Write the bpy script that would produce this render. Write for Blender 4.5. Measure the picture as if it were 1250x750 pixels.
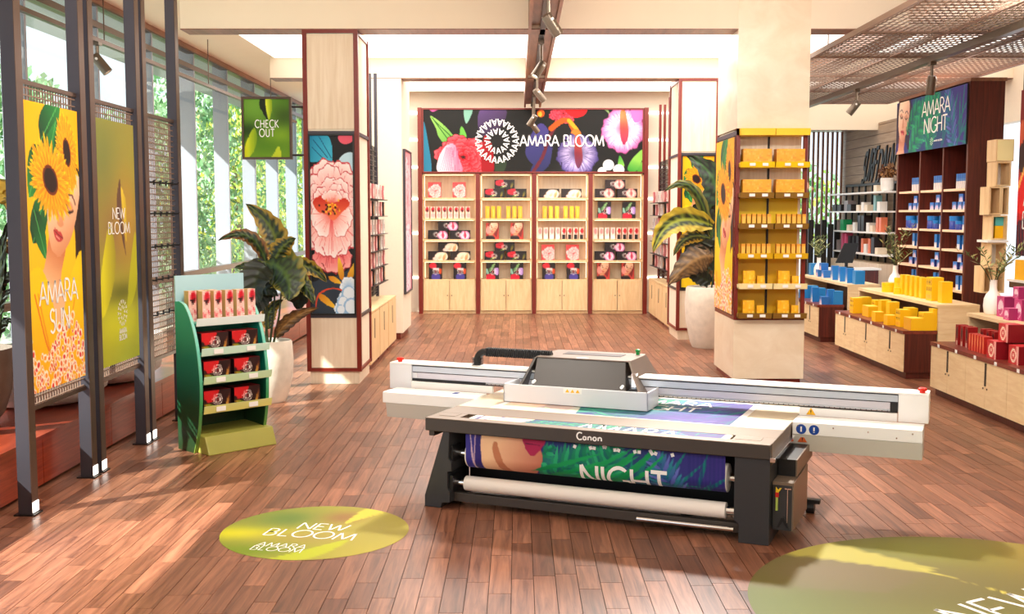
import bpy, bmesh, math, random
import numpy as np
from mathutils import Vector, Matrix, Euler

for o in list(bpy.data.objects): bpy.data.objects.remove(o)
S = bpy.context.scene; C = S.collection
R = math.radians

# ---------------------------------------------------------------- camera
CAM_H, F, CX, CY = 2.3, 1340.0, 632.0, 375.0
PITCH = math.atan(114 / F)
cam = bpy.data.cameras.new('camera'); co = bpy.data.objects.new('camera', cam); C.objects.link(co)
co.location = (0, 0, CAM_H); co.rotation_euler = (R(90) - PITCH, 0, 0)
cam.sensor_width = 36; cam.lens = F / 1250 * 36; cam.shift_x = -(CX - 625) / 1250; cam.clip_end = 200
S.camera = co

# ---------------------------------------------------------------- world, sun, lamps, exposure
W = bpy.data.worlds.new('sky'); S.world = W; W.use_nodes = True
nt = W.node_tree; nt.nodes.clear()
wo = nt.nodes.new('ShaderNodeOutputWorld'); wb = nt.nodes.new('ShaderNodeBackground')
wb.inputs[0].default_value = (0.80, 0.90, 1.0, 1); wb.inputs[1].default_value = 1.15
nt.links.new(wb.outputs[0], wo.inputs[0])
S.view_settings.view_transform = 'Standard'; S.view_settings.look = 'None'
S.view_settings.gamma = 1.0; S.view_settings.use_curve_mapping = False
S.view_settings.exposure = 0.52
def light(name, kind, loc, energy, col=(1, .955, .89), rot=(0, 0, 0), size=None, size_y=None, angle=None, spot=None):
    l = bpy.data.lights.new(name, kind); l.energy = energy; l.color = col
    if kind == 'AREA':
        l.shape = 'RECTANGLE'; l.size = size; l.size_y = size_y or size
    if kind == 'SUN': l.angle = angle
    if kind == 'SPOT': l.spot_size = spot; l.spot_blend = .5; l.shadow_soft_size = .05
    o = bpy.data.objects.new(name, l); C.objects.link(o); o.location = loc; o.rotation_euler = rot
    return o
sun = light('sun', 'SUN', (-20, 0, 20), 10.0, (1, .97, .92), angle=R(.6))
sun.rotation_euler = Vector((1, .8, -1)).to_track_quat('-Z', 'Y').to_euler()
# ceiling panels and downlights over the shop floor, plus added fill lights
light('panel_and_fill_light', 'AREA', (1.2, 3.0, 5.0), 30, size=9, size_y=7)  # added fill over the near floor; no luminous panel is built there
light('panel_and_fill_light', 'AREA', (1.5, 17.6, 5.02), 300, size=9, size_y=4)
light('panel_and_fill_light', 'AREA', (0.5, 23.0, 5.02), 220, size=8, size_y=4)
light('up_fill', 'AREA', (1.0, 9.0, 3.9), 120, rot=(R(180), 0, 0), size=9, size_y=9)  # unseen fill facing up, added to brighten the near ceiling
light('up_fill', 'AREA', (0.6, 17.5, 3.9), 40, rot=(R(180), 0, 0), size=6, size_y=4)  # second added ceiling fill, no fixture
_k = light('downlight_and_fill', 'SPOT', (2.1, 12.3, 4.95), 1800, rot=Vector((-.9, -4.2, -4.4)).to_track_quat('-Z', 'Y').to_euler(), spot=R(72)); _k.data.shadow_soft_size = .22; _k.data.spot_blend = .9
light('front_fill', 'AREA', (2.6, .5, 4.7), 190, rot=(R(62), 0, R(-4)), size=5, size_y=1.2)  # fill added on the camera side to brighten front faces
light('downlight_and_fill', 'AREA', (3.1, 9.6, 4.95), 90, rot=(R(56), 0, 0), size=1.6, size_y=.3)  # tilted fill added to brighten the yellow shelf column
light('downlight_and_fill', 'AREA', (-1.6, 8.2, 4.95), 90, rot=(R(50), 0, R(30)), size=1.6, size_y=.3)  # tilted fill that brightens the banners on the left, no fixture
light('downlight_and_fill', 'AREA', (5.3, 11.6, 4.9), 130, size=.8)
light('downlight_and_fill', 'AREA', (6.9, 17.5, 4.4), 90, size=.6, size_y=3)

# ---------------------------------------------------------------- helpers: rays through known planes
_f = np.array([0, math.cos(PITCH), -math.sin(PITCH)]); _u = np.array([0, math.sin(PITCH), math.cos(PITCH)])
def _ray(px, py): return np.array([1., 0, 0]) * (px - CX) / F + _f - _u * (py - CY) / F
def atY(px, py, y): d = _ray(px, py); t = y / d[1]; return np.array([d[0] * t, y, CAM_H + d[2] * t])
def atX(px, py, x): d = _ray(px, py); t = x / d[0]; return np.array([x, d[1] * t, CAM_H + d[2] * t])
def atZ(px, py, z=0.): d = _ray(px, py); t = (z - CAM_H) / d[2]; return np.array([d[0] * t, d[1] * t, z])
def XatY(px, y): return float(atY(px, 300, y)[0])
def ZatY(py, y): return float(atY(632, py, y)[2])
def YatX(px, x): return float(atX(px, 261, x)[1])

# ---------------------------------------------------------------- objects, names, labels
def thing(name, label, cat, loc=(0, 0, 0), rotz=0, group=None):
    o = bpy.data.objects.new(name, None); C.objects.link(o); o.empty_display_size = .1
    o.location = loc; o.rotation_euler = (0, 0, rotz)
    return tag(o, label, cat, group)
def tag(o, label, cat, group=None):
    o['label'] = label; o['category'] = cat
    if group: o['group'] = group
    return o
def put(name, mesh, parent=None, loc=(0, 0, 0), rot=(0, 0, 0), label=None, scale=None):
    o = bpy.data.objects.new(name, mesh); C.objects.link(o)
    o.location = loc; o.rotation_euler = rot
    if scale: o.scale = scale
    if parent: o.parent = parent
    if label: o['label'] = label
    return o
def dup(root, loc, rotz, label, group=None):
    r = root.copy(); C.objects.link(r); r.location = loc; r.rotation_euler = (0, 0, rotz); r['label'] = label
    if group: r['group'] = group
    for ch in root.children:
        c = ch.copy(); C.objects.link(c); c.parent = r
        for g in ch.children:
            d = g.copy(); C.objects.link(d); d.parent = c
    return r

class MB:
    def __init__(s): s.v = []; s.f = []; s.c = []
    def add(s, vs, fs, col=None):
        n = len(s.v); s.v += [tuple(map(float, v)) for v in vs]
        for f in fs: s.f.append([n + i for i in f]); s.c.append(col)
        return s
    def box(s, x0, x1, y0, y1, z0, z1, col=None):
        return s.add([(x0, y0, z0), (x1, y0, z0), (x1, y1, z0), (x0, y1, z0), (x0, y0, z1), (x1, y0, z1), (x1, y1, z1), (x0, y1, z1)],
                     [(0, 3, 2, 1), (4, 5, 6, 7), (0, 1, 5, 4), (1, 2, 6, 5), (2, 3, 7, 6), (3, 0, 4, 7)], col)
    def obox(s, c, size, m):
        x, y, z = [k / 2 for k in size]; m = m.to_3x3() if hasattr(m, 'to_3x3') else m; c = Vector(c)
        vs = [c + m @ Vector((a * x, b * y, d * z)) for d in (-1, 1) for a, b in ((-1, -1), (1, -1), (1, 1), (-1, 1))]
        return s.add(vs, [(0, 3, 2, 1), (4, 5, 6, 7), (0, 1, 5, 4), (1, 2, 6, 5), (2, 3, 7, 6), (3, 0, 4, 7)])
    def bar(s, p, q, w, h=None):
        p = Vector(p); q = Vector(q); d = q - p
        m = d.to_track_quat('X', 'Z').to_matrix()
        return s.obox((p + q) / 2, (d.length, w, h or w), m)
    def tube(s, pts, r, n=10, caps=True):
        pts = [Vector(p) for p in pts]; rr = r if isinstance(r, (list, tuple)) else [r] * len(pts)
        n0 = len(s.v); up = None
        for i, p in enumerate(pts):
            t = (pts[min(i + 1, len(pts) - 1)] - pts[max(i - 1, 0)]).normalized()
            if up is None: up = t.orthogonal().normalized()
            up = (up - t * up.dot(t)).normalized(); b = t.cross(up)
            for k in range(n):
                a = 2 * math.pi * k / n; s.v.append(tuple(p + (up * math.cos(a) + b * math.sin(a)) * rr[i]))
        for i in range(len(pts) - 1):
            for k in range(n):
                s.f.append([n0 + i * n + k, n0 + i * n + (k + 1) % n, n0 + (i + 1) * n + (k + 1) % n, n0 + (i + 1) * n + k]); s.c.append(None)
        if caps:
            s.f.append([n0 + k for k in reversed(range(n))]); s.c.append(None)
            s.f.append([n0 + (len(pts) - 1) * n + k for k in range(n)]); s.c.append(None)
        return s
    def prism(s, poly, a, b, axis='y'):
        f = {'y': lambda p, t: (p[0], t, p[1]), 'x': lambda p, t: (t, p[0], p[1]), 'z': lambda p, t: (p[0], p[1], t)}[axis]
        n = len(poly); vs = [f(p, a) for p in poly] + [f(p, b) for p in poly]
        return s.add(vs, [list(range(n)), list(reversed(range(n, 2 * n)))] + [(i, (i + n), (i + 1) % n + n, (i + 1) % n) for i in range(n)])
    def lathe(s, prof, n=24, c=(0, 0)):
        n0 = len(s.v)
        for r, z in prof:
            for k in range(n):
                a = 2 * math.pi * k / n; s.v.append((c[0] + r * math.cos(a), c[1] + r * math.sin(a), z))
        for i in range(len(prof) - 1):
            for k in range(n):
                s.f.append([n0 + i * n + k, n0 + i * n + (k + 1) % n, n0 + (i + 1) * n + (k + 1) % n, n0 + (i + 1) * n + k]); s.c.append(None)
        s.f.append([n0 + k for k in reversed(range(n))]); s.c.append(None)
        s.f.append([n0 + (len(prof) - 1) * n + k for k in range(n)]); s.c.append(None)
        return s
    def mesh(s, name, mat, smooth=False, fix=True):
        me = bpy.data.meshes.new(name); me.from_pydata(s.v, [], s.f); me.materials.append(mat)
        if any(c is not None for c in s.c):
            a = me.color_attributes.new('Col', 'FLOAT_COLOR', 'CORNER'); i = 0
            for f, c in zip(s.f, s.c):
                for _ in f: a.data[i].color = (*(c or (1, 1, 1)), 1); i += 1
        if fix:
            b = bmesh.new(); b.from_mesh(me); bmesh.ops.recalc_face_normals(b, faces=b.faces); b.to_mesh(me); b.free()
        if smooth:
            me.polygons.foreach_set('use_smooth', [True] * len(me.polygons))
            try: me.set_sharp_from_angle(angle=R(40))
            except Exception: pass
        return me
    def build(s, name, mat, parent=None, loc=(0, 0, 0), rot=(0, 0, 0), smooth=False, bevel=0, label=None):
        o = put(name, s.mesh(name, mat, smooth), parent, loc, rot, label)
        if bevel:
            m = o.modifiers.new('bevel', 'BEVEL'); m.width = bevel; m.segments = 2; m.limit_method = 'ANGLE'
        return o
def struct(name, mb, mat, parent=None, smooth=False):
    o = mb.build(name, mat, parent, smooth=smooth)
    if not parent: o['kind'] = 'structure'
    return o
def B(*a): return MB().box(*a)

# ---------------------------------------------------------------- colours and materials
ORDN = ('first', 'second', 'third', 'fourth', 'fifth', 'sixth', 'seventh', 'eighth', 'ninth', 'tenth', 'eleventh')
def lin(c): return tuple((x / 255 / 12.92) if x / 255 <= .04045 else ((x / 255 + .055) / 1.055) ** 2.4 for x in c)
MATS = {}
def mat(name, col, rough=.5, metal=0., spec=.5, emit=0, bump=0, bscale=40, var=0, coat=0):
    m = bpy.data.materials.new(name); m.use_nodes = True; n = m.node_tree.nodes; L = m.node_tree.links
    p = n['Principled BSDF']; c = lin(col)
    p.inputs['Base Color'].default_value = (*c, 1); p.inputs['Roughness'].default_value = rough
    p.inputs['Metallic'].default_value = metal; p.inputs['Specular IOR Level'].default_value = spec
    p.inputs['Coat Weight'].default_value = coat
    if emit: p.inputs['Emission Color'].default_value = (*c, 1); p.inputs['Emission Strength'].default_value = emit
    if bump or var:
        t = n.new('ShaderNodeTexCoord'); z = n.new('ShaderNodeTexNoise'); z.inputs['Scale'].default_value = bscale; z.inputs['Detail'].default_value = 5
        L.new(t.outputs['Object'], z.inputs['Vector'])
        if bump:
            b = n.new('ShaderNodeBump'); b.inputs['Strength'].default_value = bump; b.inputs['Distance'].default_value = .01
            L.new(z.outputs['Fac'], b.inputs['Height']); L.new(b.outputs[0], p.inputs['Normal'])
        if var:
            r = n.new('ShaderNodeValToRGB'); r.color_ramp.elements[0].position = .3; r.color_ramp.elements[1].position = .7
            r.color_ramp.elements[0].color = (*[k * (1 - var) for k in c], 1); r.color_ramp.elements[1].color = (*[min(1, k * (1 + var)) for k in c], 1)
            L.new(z.outputs['Fac'], r.inputs[0]); L.new(r.outputs[0], p.inputs['Base Color'])
    MATS[name] = m; return m
def wood(name, c0, c1, scale=(3, 3, 40), rough=.4, planks=False, bump=.1, coat=0):
    """streaky grain: noise squeezed along one axis; with planks=True every piece gets its own tone"""
    m = bpy.data.materials.new(name); m.use_nodes = True; n = m.node_tree.nodes; L = m.node_tree.links; p = n['Principled BSDF']
    g = n.new('ShaderNodeNewGeometry'); mp = n.new('ShaderNodeMapping'); mp.inputs['Scale'].default_value = scale
    L.new(g.outputs['Position'], mp.inputs['Vector'])
    z = n.new('ShaderNodeTexNoise'); z.inputs['Scale'].default_value = 1; z.inputs['Detail'].default_value = 6; z.inputs['Roughness'].default_value = .6
    z.inputs['Distortion'].default_value = .6
    r = n.new('ShaderNodeValToRGB'); e = r.color_ramp.elements
    e[0].position = .3; e[1].position = .72; e[0].color = (*lin(c0), 1); e[1].color = (*lin(c1), 1)
    L.new(z.outputs['Fac'], r.inputs[0])
    p.inputs['Roughness'].default_value = rough; p.inputs['Coat Weight'].default_value = coat; p.inputs['Coat Roughness'].default_value = .15
    if planks:
        oi = n.new('ShaderNodeObjectInfo'); ad = n.new('ShaderNodeMath'); ad.operation = 'ADD'
        L.new(oi.outputs['Random'], ad.inputs[0]); L.new(g.outputs['Random Per Island'], ad.inputs[1])
        fr = n.new('ShaderNodeMath'); fr.operation = 'FRACT'; L.new(ad.outputs[0], fr.inputs[0])
        cb = n.new('ShaderNodeCombineXYZ'); ml = n.new('ShaderNodeMath'); ml.operation = 'MULTIPLY'; ml.inputs[1].default_value = 37
        L.new(fr.outputs[0], ml.inputs[0]); L.new(ml.outputs[0], cb.inputs[2]); L.new(ml.outputs[0], cb.inputs[0])
        va = n.new('ShaderNodeVectorMath'); va.operation = 'ADD'; L.new(mp.outputs[0], va.inputs[0]); L.new(cb.outputs[0], va.inputs[1]); L.new(va.outputs[0], z.inputs['Vector'])
        tr = n.new('ShaderNodeValToRGB'); t = tr.color_ramp.elements
        t[0].color = (.60, .54, .52, 1); t[1].color = (1.28, 1.26, 1.27, 1); L.new(fr.outputs[0], tr.inputs[0])
        mx = n.new('ShaderNodeMix'); mx.data_type = 'RGBA'; mx.blend_type = 'MULTIPLY'; mx.inputs[0].default_value = 1
        L.new(r.outputs[0], mx.inputs[6]); L.new(tr.outputs[0], mx.inputs[7]); L.new(mx.outputs[2], p.inputs['Base Color'])
    else:
        L.new(mp.outputs[0], z.inputs['Vector']); L.new(r.outputs[0], p.inputs['Base Color'])
    b = n.new('ShaderNodeBump'); b.inputs['Strength'].default_value = bump; b.inputs['Distance'].default_value = .004
    L.new(z.outputs['Fac'], b.inputs['Height']); L.new(b.outputs[0], p.inputs['Normal'])
    MATS[name] = m; return m
def colmat(name, rough=.45, spec=.5, coat=0, two=False):
    m = bpy.data.materials.new(name); m.use_nodes = True; n = m.node_tree.nodes; L = m.node_tree.links; p = n['Principled BSDF']
    a = n.new('ShaderNodeVertexColor'); a.layer_name = 'Col'; L.new(a.outputs[0], p.inputs['Base Color'])
    p.inputs['Roughness'].default_value = rough; p.inputs['Specular IOR Level'].default_value = spec; p.inputs['Coat Weight'].default_value = coat
    return m
def glassmat(name, tint=(.90, .95, .93), refl=.05):
    m = bpy.data.materials.new(name); m.use_nodes = True; n = m.node_tree.nodes; L = m.node_tree.links
    n.remove(n['Principled BSDF']); o = n['Material Output']
    t = n.new('ShaderNodeBsdfTransparent'); t.inputs[0].default_value = (*tint, 1)
    g = n.new('ShaderNodeBsdfGlossy'); g.inputs['Roughness'].default_value = .02
    mx = n.new('ShaderNodeMixShader'); mx.inputs[0].default_value = refl; L.new(t.outputs[0], mx.inputs[1]); L.new(g.outputs[0], mx.inputs[2])
    L.new(mx.outputs[0], o.inputs[0]); return m
M = dict(
    floor=wood('walnut_planks', (92, 54, 39), (160, 108, 81), (26, 1.6, 26), rough=.33, planks=True, bump=.05),
    gap=mat('floor_gap', (48, 28, 22), .8),
    cream=mat('cream_plaster', (240, 225, 202), .75, bump=.05, bscale=25, var=.015),
    ceil=mat('cream_ceiling', (243, 228, 204), .8, var=.01, bscale=3),
    lightp=mat('luminous_panel', (255, 251, 244), .6, emit=1.15),
    brownwood=wood('beam_wood', (112, 72, 52), (160, 108, 80), (12, 1.2, 12), rough=.4),
    redframe=mat('oxblood_frame', (118, 30, 18), .35, var=.08, bscale=8),
    redwood=wood('red_brown_plinth', (120, 38, 22), (176, 72, 44), (6, 1.5, 40), rough=.3, coat=.3),
    darkwood=wood('dark_mahogany', (62, 20, 14), (104, 40, 28), (30, 30, 1.5), rough=.38),
    mahog=wood('mahogany_top', (96, 34, 24), (138, 58, 42), (20, 2, 20), rough=.35),
    maple=wood('maple', (226, 188, 136), (246, 216, 168), (16, 16, 2.0), rough=.45),
    maplex=wood('maple_flat', (230, 196, 146), (246, 220, 176), (3, 3, 20), rough=.45),
    palewood=wood('pale_oak', (222, 198, 168), (240, 222, 198), (18, 18, 1.2), rough=.45),
    stonecol=wood('travertine', (232, 212, 182), (246, 232, 208), (2.2, 2.2, 3), rough=.3, bump=.02),
    bronze=mat('bronze_steel', (96, 76, 66), .35, .7),
    darksteel=mat('dark_steel', (52, 48, 50), .4, .6),
    slate=mat('slate_metal', (66, 62, 70), .45, .3),
    black=mat('black_paint', (18, 17, 18), .45),
    blackg=mat('black_gloss', (14, 14, 15), .2),
    white=mat('white_paint', (246, 244, 240), .4),
    finwhite=mat('fin_aluminium', (158, 158, 170), .5, .0), grid=mat('grid_bronze', (136, 108, 92), .5, .1), meshm=mat('mesh_bronze', (122, 102, 88), .5, .0),
    stone=mat('planter_stone', (224, 212, 196), .85, bump=.35, bscale=9, var=.08),
    greystone=mat('planter_grey_stone', (140, 122, 110), .85, bump=.4, bscale=8, var=.12),
    spot=mat('spotlight_body', (112, 98, 84), .35, .6),
    lens=mat('spotlight_lens', (255, 246, 228), .3, emit=6),
    led=mat('led_strip', (255, 226, 184), .4, emit=2.6),
    wled=mat('white_led_strip', (255, 248, 238), .4, emit=2.2),
    ltext=mat('white_lettering', (252, 250, 246), .5),
    glass=glassmat('window_glass'),
    soil=mat('soil', (50, 34, 24), .9, bump=.5),
    stem=mat('stem', (52, 62, 30), .6),
    print=colmat('printed_card', .4), poster=colmat('printed_poster', .6, spec=.3), leaf=colmat('leaf_blade', .45), sheet=colmat('printed_sheet', .55, spec=.25),
)
# ---------------------------------------------------------------- flat print: a small painter that colours mesh grids
rs = np.random.RandomState(4)
def spl(pts, n=8, closed=True):
    P = [np.array(p, float) for p in pts]; out = []; N = len(P)
    for i in range(N if closed else N - 1):
        a, b, c, d = (P[(i + k) % N] if closed else P[min(max(i + k, 0), N - 1)] for k in (-1, 0, 1, 2))
        for t in np.linspace(0, 1, n, endpoint=False):
            out.append(tuple(.5 * ((2 * b) + (c - a) * t + (2 * a - 5 * b + 4 * c - d) * t * t + (3 * b - a - 3 * c + d) * t ** 3)))
    if not closed: out.append(tuple(P[-1]))
    return out
class Cv:
    """user units W x H, origin top left, y down; colours are sRGB 0..255"""
    def __init__(s, Wd, Hd, res, bg):
        s.W, s.H, s.ss = Wd, Hd, 2; s.nx = max(2, int(Wd * res)) * 2; s.ny = max(2, int(Hd * res)) * 2
        s.k = s.nx / Wd
        s.X, s.Y = np.meshgrid((np.arange(s.nx) + .5) / s.nx * Wd, (np.arange(s.ny) + .5) / s.ny * Hd)
        s.I = np.zeros((s.ny, s.nx, 3)); s.I[:] = bg if not callable(bg) else bg(s.X, s.Y)
    def put(s, m, col, a=1.):
        if not m.any(): return
        c = col(s.X[m], s.Y[m]) if callable(col) else np.array(col, float)
        s.I[m] = s.I[m] * (1 - a) + c * a
    def poly(s, pts, col, a=1.):
        x = [p[0] for p in pts]; y = [p[1] for p in pts]
        ix0 = max(0, int(min(x) * s.k) - 1); ix1 = min(s.nx, int(max(x) * s.k) + 2)
        iy0 = max(0, int(min(y) / s.H * s.ny) - 1); iy1 = min(s.ny, int(max(y) / s.H * s.ny) + 2)
        if ix1 <= ix0 or iy1 <= iy0: return
        X = s.X[iy0:iy1, ix0:ix1]; Y = s.Y[iy0:iy1, ix0:ix1]; m = np.zeros(X.shape, bool); n = len(pts)
        for i in range(n):
            (xa, ya), (xb, yb) = pts[i], pts[(i + 1) % n]
            if ya == yb: continue
            m ^= ((ya > Y) != (yb > Y)) & (X < (xb - xa) * (Y - ya) / (yb - ya) + xa)
        M_ = np.zeros(s.X.shape, bool); M_[iy0:iy1, ix0:ix1] = m; s.put(M_, col, a)
    def ell(s, cx, cy, rx, ry, col, rot=0, a=1.):
        c, d = math.cos(rot), math.sin(rot); x = s.X - cx; y = s.Y - cy
        s.put(((x * c + y * d) / rx) ** 2 + ((-x * d + y * c) / ry) ** 2 < 1, col, a)
    def line(s, pts, w, col, a=1.):
        m = np.zeros(s.X.shape, bool)
        for (xa, ya), (xb, yb) in zip(pts[:-1], pts[1:]):
            dx, dy = xb - xa, yb - ya; L2 = dx * dx + dy * dy + 1e-9
            t = np.clip(((s.X - xa) * dx + (s.Y - ya) * dy) / L2, 0, 1)
            m |= (s.X - xa - t * dx) ** 2 + (s.Y - ya - t * dy) ** 2 < (w / 2) ** 2
        s.put(m, col, a)
    def glow(s, cx, cy, rx, ry, col, p=1., a=1.):
        d = np.exp(-(((s.X - cx) / rx) ** 2 + ((s.Y - cy) / ry) ** 2) * p)[..., None] * a
        s.I = s.I * (1 - d) + np.array(col, float) * d
    def petal(s, cx, cy, ang, ln, wd, cin, cout, streak=None, tip=.7):
        dx, dy = math.cos(ang), math.sin(ang); pts = []
        for t in np.linspace(0, 1, 9): pts.append((t, wd * math.sin(math.pi * min(1, t ** tip)) ** .8))
        pl = [(cx + dx * t * ln - dy * w, cy + dy * t * ln + dx * w) for t, w in pts] + [(cx + dx * t * ln + dy * w, cy + dy * t * ln - dx * w) for t, w in reversed(pts)]
        ci, cc = np.array(cin, float), np.array(cout, float)
        s.poly(pl, lambda X, Y: ci + (cc - ci) * np.clip(((X - cx) * dx + (Y - cy) * dy) / ln, 0, 1)[:, None])
        if streak is not None:
            for k in (-.5, 0, .5): s.line([(cx + dx * ln * .15, cy + dy * ln * .15), (cx + dx * ln * .85 - dy * wd * k, cy + dy * ln * .85 + dx * wd * k)], 1.1 / (s.k / 2), streak, .6)
    def leafs(s, p, q, wd, c0, c1, vein=None):
        a = math.atan2(q[1] - p[1], q[0] - p[0]); s.petal(p[0], p[1], a, math.hypot(q[0] - p[0], q[1] - p[1]), wd, c0, c1)
        if vein is not None: s.line([p, q], 1.2 / (s.k / 2), vein)
    def sample(s):
        return s.I.reshape(s.ny // 2, 2, s.nx // 2, 2, 3).mean((1, 3))
def lg(c0, c1, p, q):
    c0, c1 = np.array(c0, float), np.array(c1, float); dx, dy = q[0] - p[0], q[1] - p[1]; L = dx * dx + dy * dy
    return lambda X, Y: c0 + (c1 - c0) * np.clip(((X - p[0]) * dx + (Y - p[1]) * dy) / L, 0, 1)[..., None]
def linarr(a):
    a = np.clip(a / 255., 0, 1); return np.where(a <= .04045, a / 12.92, ((a + .055) / 1.055) ** 2.4)
def grid_mesh(name, cv, fmap, material, nx=None, ny=None, mask=None):
    """fmap(u, v) with u right, v DOWN in 0..1 -> xyz"""
    I = cv.sample(); h, w = I.shape[:2]; nx = nx or w; ny = ny or h
    jx = np.clip((np.linspace(0, 1, nx + 1) * w - .0).astype(int), 0, w - 1); jy = np.clip((np.linspace(0, 1, ny + 1) * h).astype(int), 0, h - 1)
    col = linarr(I[jy][:, jx]).reshape(-1, 3)
    vs = [fmap(u, v) for v in np.linspace(0, 1, ny + 1) for u in np.linspace(0, 1, nx + 1)]
    a = np.arange(ny)[:, None] * (nx + 1) + np.arange(nx)[None]; f = np.stack([a, a + nx + 1, a + nx + 2, a + 1], -1).reshape(-1, 4)
    me = bpy.data.meshes.new(name); me.from_pydata(vs, [], f.tolist()); me.materials.append(material)
    at = me.color_attributes.new('Col', 'FLOAT_COLOR', 'POINT')
    at.data.foreach_set('color', np.concatenate([col, np.ones((len(col), 1))], 1).astype(np.float32).ravel())
    return me
def plane_map(o, u, v):
    o, u, v = (np.array(k, float) for k in (o, u, v)); return lambda a, b: tuple(o + u * a + v * b)
def ring(c, cx, cy, r, col=(255, 245, 235), rot0=0, n=14, sc=1):
    for k in range(n):
        a = 2 * math.pi * k / n; c.ell(cx + math.cos(a) * r * .88, cy + math.sin(a) * r * .88, r * .13, r * .13, col)
    c.ell(cx, cy, r * .60, r * .60, col, 0, .9); c.ell(cx, cy, r * .42, r * .42, (60, 14, 20)); c.ell(cx, cy, r * .2, r * .2, (200, 40, 50), 0, .7)
def fan(c, bx, by, ang, ln, aw, cin, cmid, cout, q, sq=1., dark=None, streaks=8):
    """one ruffled petal: base colour to rim colour, with fine radial veins"""
    n = 14; ph = q.rand() * 6
    def rim(k): return [(bx + math.cos(ang + aw * t) * ln * k * (1 - .18 * t * t + .035 * math.sin(9 * t + ph)), by + math.sin(ang + aw * t) * ln * k * sq * (1 - .18 * t * t + .035 * math.sin(9 * t + ph))) for t in np.linspace(-1, 1, n)]
    if dark is not None: c.poly([(bx, by)] + rim(1.035), dark)
    a0, a1, a2 = (np.array(k, float) for k in (cin, cmid, cout))
    def col(X, Y):
        t = np.clip(np.hypot(X - bx, (Y - by) / sq) / ln, 0, 1)[..., None]
        return np.where(t < .55, a0 + (a1 - a0) * t / .55, a1 + (a2 - a1) * (t - .55) / .45)
    c.poly([(bx, by)] + rim(1.), col)
    for k in range(streaks):
        t = -.85 + 1.7 * q.rand(); a = ang + aw * t; l0, l1 = .35 + .2 * q.rand(), .7 + .26 * q.rand()
        c.line([(bx + math.cos(a) * ln * l0, by + math.sin(a) * ln * l0 * sq), (bx + math.cos(a) * ln * l1, by + math.sin(a) * ln * l1 * sq)], max(ln * .022, .8 / (c.k / 2)), (tuple(a0), tuple(a2), tuple(a1))[k % 3], .45)
def peony(c, cx, cy, r, light, mid, dark, core=None, seed=0, sq=1.):
    q = np.random.RandomState(seed)
    for lay, (rr, n, aw) in enumerate(((1., 10, .46), (.84, 9, .48), (.68, 8, .5), (.52, 7, .55), (.37, 6, .6), (.24, 5, .7))):
        if r < 20 and lay in (1, 3): continue
        for k in range(n):
            a = 2 * math.pi * (k + q.rand() * .5) / n + lay; o = r * .12 * rr
            fan(c, cx + math.cos(a) * o, cy + math.sin(a) * o * sq, a, r * rr * (.86 + .16 * q.rand()), aw, dark, mid, light, q, sq, dark, 8 if r > 20 else 0)
    if core is not None:
        for k in range(26):
            a = q.rand() * 6.28; d = q.rand() ** .6 * r * .22
            c.ell(cx + math.cos(a) * d, cy + math.sin(a) * d * sq, r * .035, r * .035, core[k % len(core)])
def face(c, cx, cy, s, rot, skin=(240, 184, 140), shade=(196, 116, 78), hair=(70, 36, 28), lips=(190, 60, 60), light=(255, 226, 196)):
    ca, sa = math.cos(rot), math.sin(rot)
    T = lambda pts: [(cx + s * (x * ca - y * sa), cy + s * (x * sa + y * ca)) for x, y in pts]
    if hair is not None: c.poly(T(spl([(-.95, .6), (-1.0, -.4), (-.5, -1.25), (.4, -1.3), (1.0, -.6), (.95, .3), (1.05, 1.3), (.2, .9), (-.8, 1.3)])), hair)
    g = lg(light, shade, T([(-.6, -.3)])[0], T([(.8, .9)])[0])
    c.poly(T(spl([(-.34, .6), (-.4, 1.5), (-.8, 1.8), (-1.2, 2.3), (1.3, 2.3), (.9, 1.8), (.42, 1.4), (.4, .6)], 5)), lg(shade, skin, T([(0, .9)])[0], T([(0, 1.7)])[0]))
    c.poly(T(spl([(-.72, -.2), (-.62, -.9), (0, -1.12), (.62, -.9), (.72, -.2), (.6, .45), (.26, .95), (0, 1.02), (-.26, .95), (-.6, .45)])), g)
    c.poly(T(spl([(-.02, -.2), (.1, .2), (.17, .32), (0, .42), (-.14, .34)], 4)), shade, .55)
    for e in (-1, 1):
        c.line(T(spl([(.16 * e, -.14), (.33 * e, -.05), (.52 * e, -.16)], 5, False)), .06 * s, (48, 24, 20))
        c.line(T(spl([(.14 * e, -.34), (.36 * e, -.45), (.58 * e, -.34)], 5, False)), .05 * s, hair if hair is not None else (80, 40, 30), .8)
        c.poly(T(spl([(.16 * e, -.16), (.34 * e, -.3), (.54 * e, -.18), (.34 * e, -.09)], 4)), shade, .5)
    c.poly(T(spl([(-.25, .58), (-.09, .5), (0, .53), (.09, .5), (.25, .58), (.1, .72), (-.1, .72)], 5)), lips)
    c.line(T([(-.22, .58), (0, .6), (.22, .58)]), .025 * s, (110, 24, 30))
    c.line(T([(-.08, .66), (.08, .66)]), .035 * s, (240, 150, 140))
def sunflower(c, cx, cy, r, rot=0, sq=.75, seed=1):
    q = np.random.RandomState(seed)
    for lay, col in enumerate((((206, 84, 8), (252, 188, 10)), ((240, 130, 10), (255, 216, 24)))):
        for k in range(24):
            a = 2 * math.pi * (k + .5 * lay + .3 * q.rand()) / 24
            x, y = math.cos(a), math.sin(a) * sq; ln = r * (.9 + .25 * q.rand()) * math.hypot(x, y)
            an = math.atan2(y, x) + rot; c.petal(cx, cy, an, ln, r * .085, col[0], col[1], (200, 110, 0))
    c.ell(cx, cy, r * .36, r * .36 * sq, (110, 40, 8), rot); c.ell(cx, cy, r * .29, r * .29 * sq, (36, 16, 14), rot)
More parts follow.
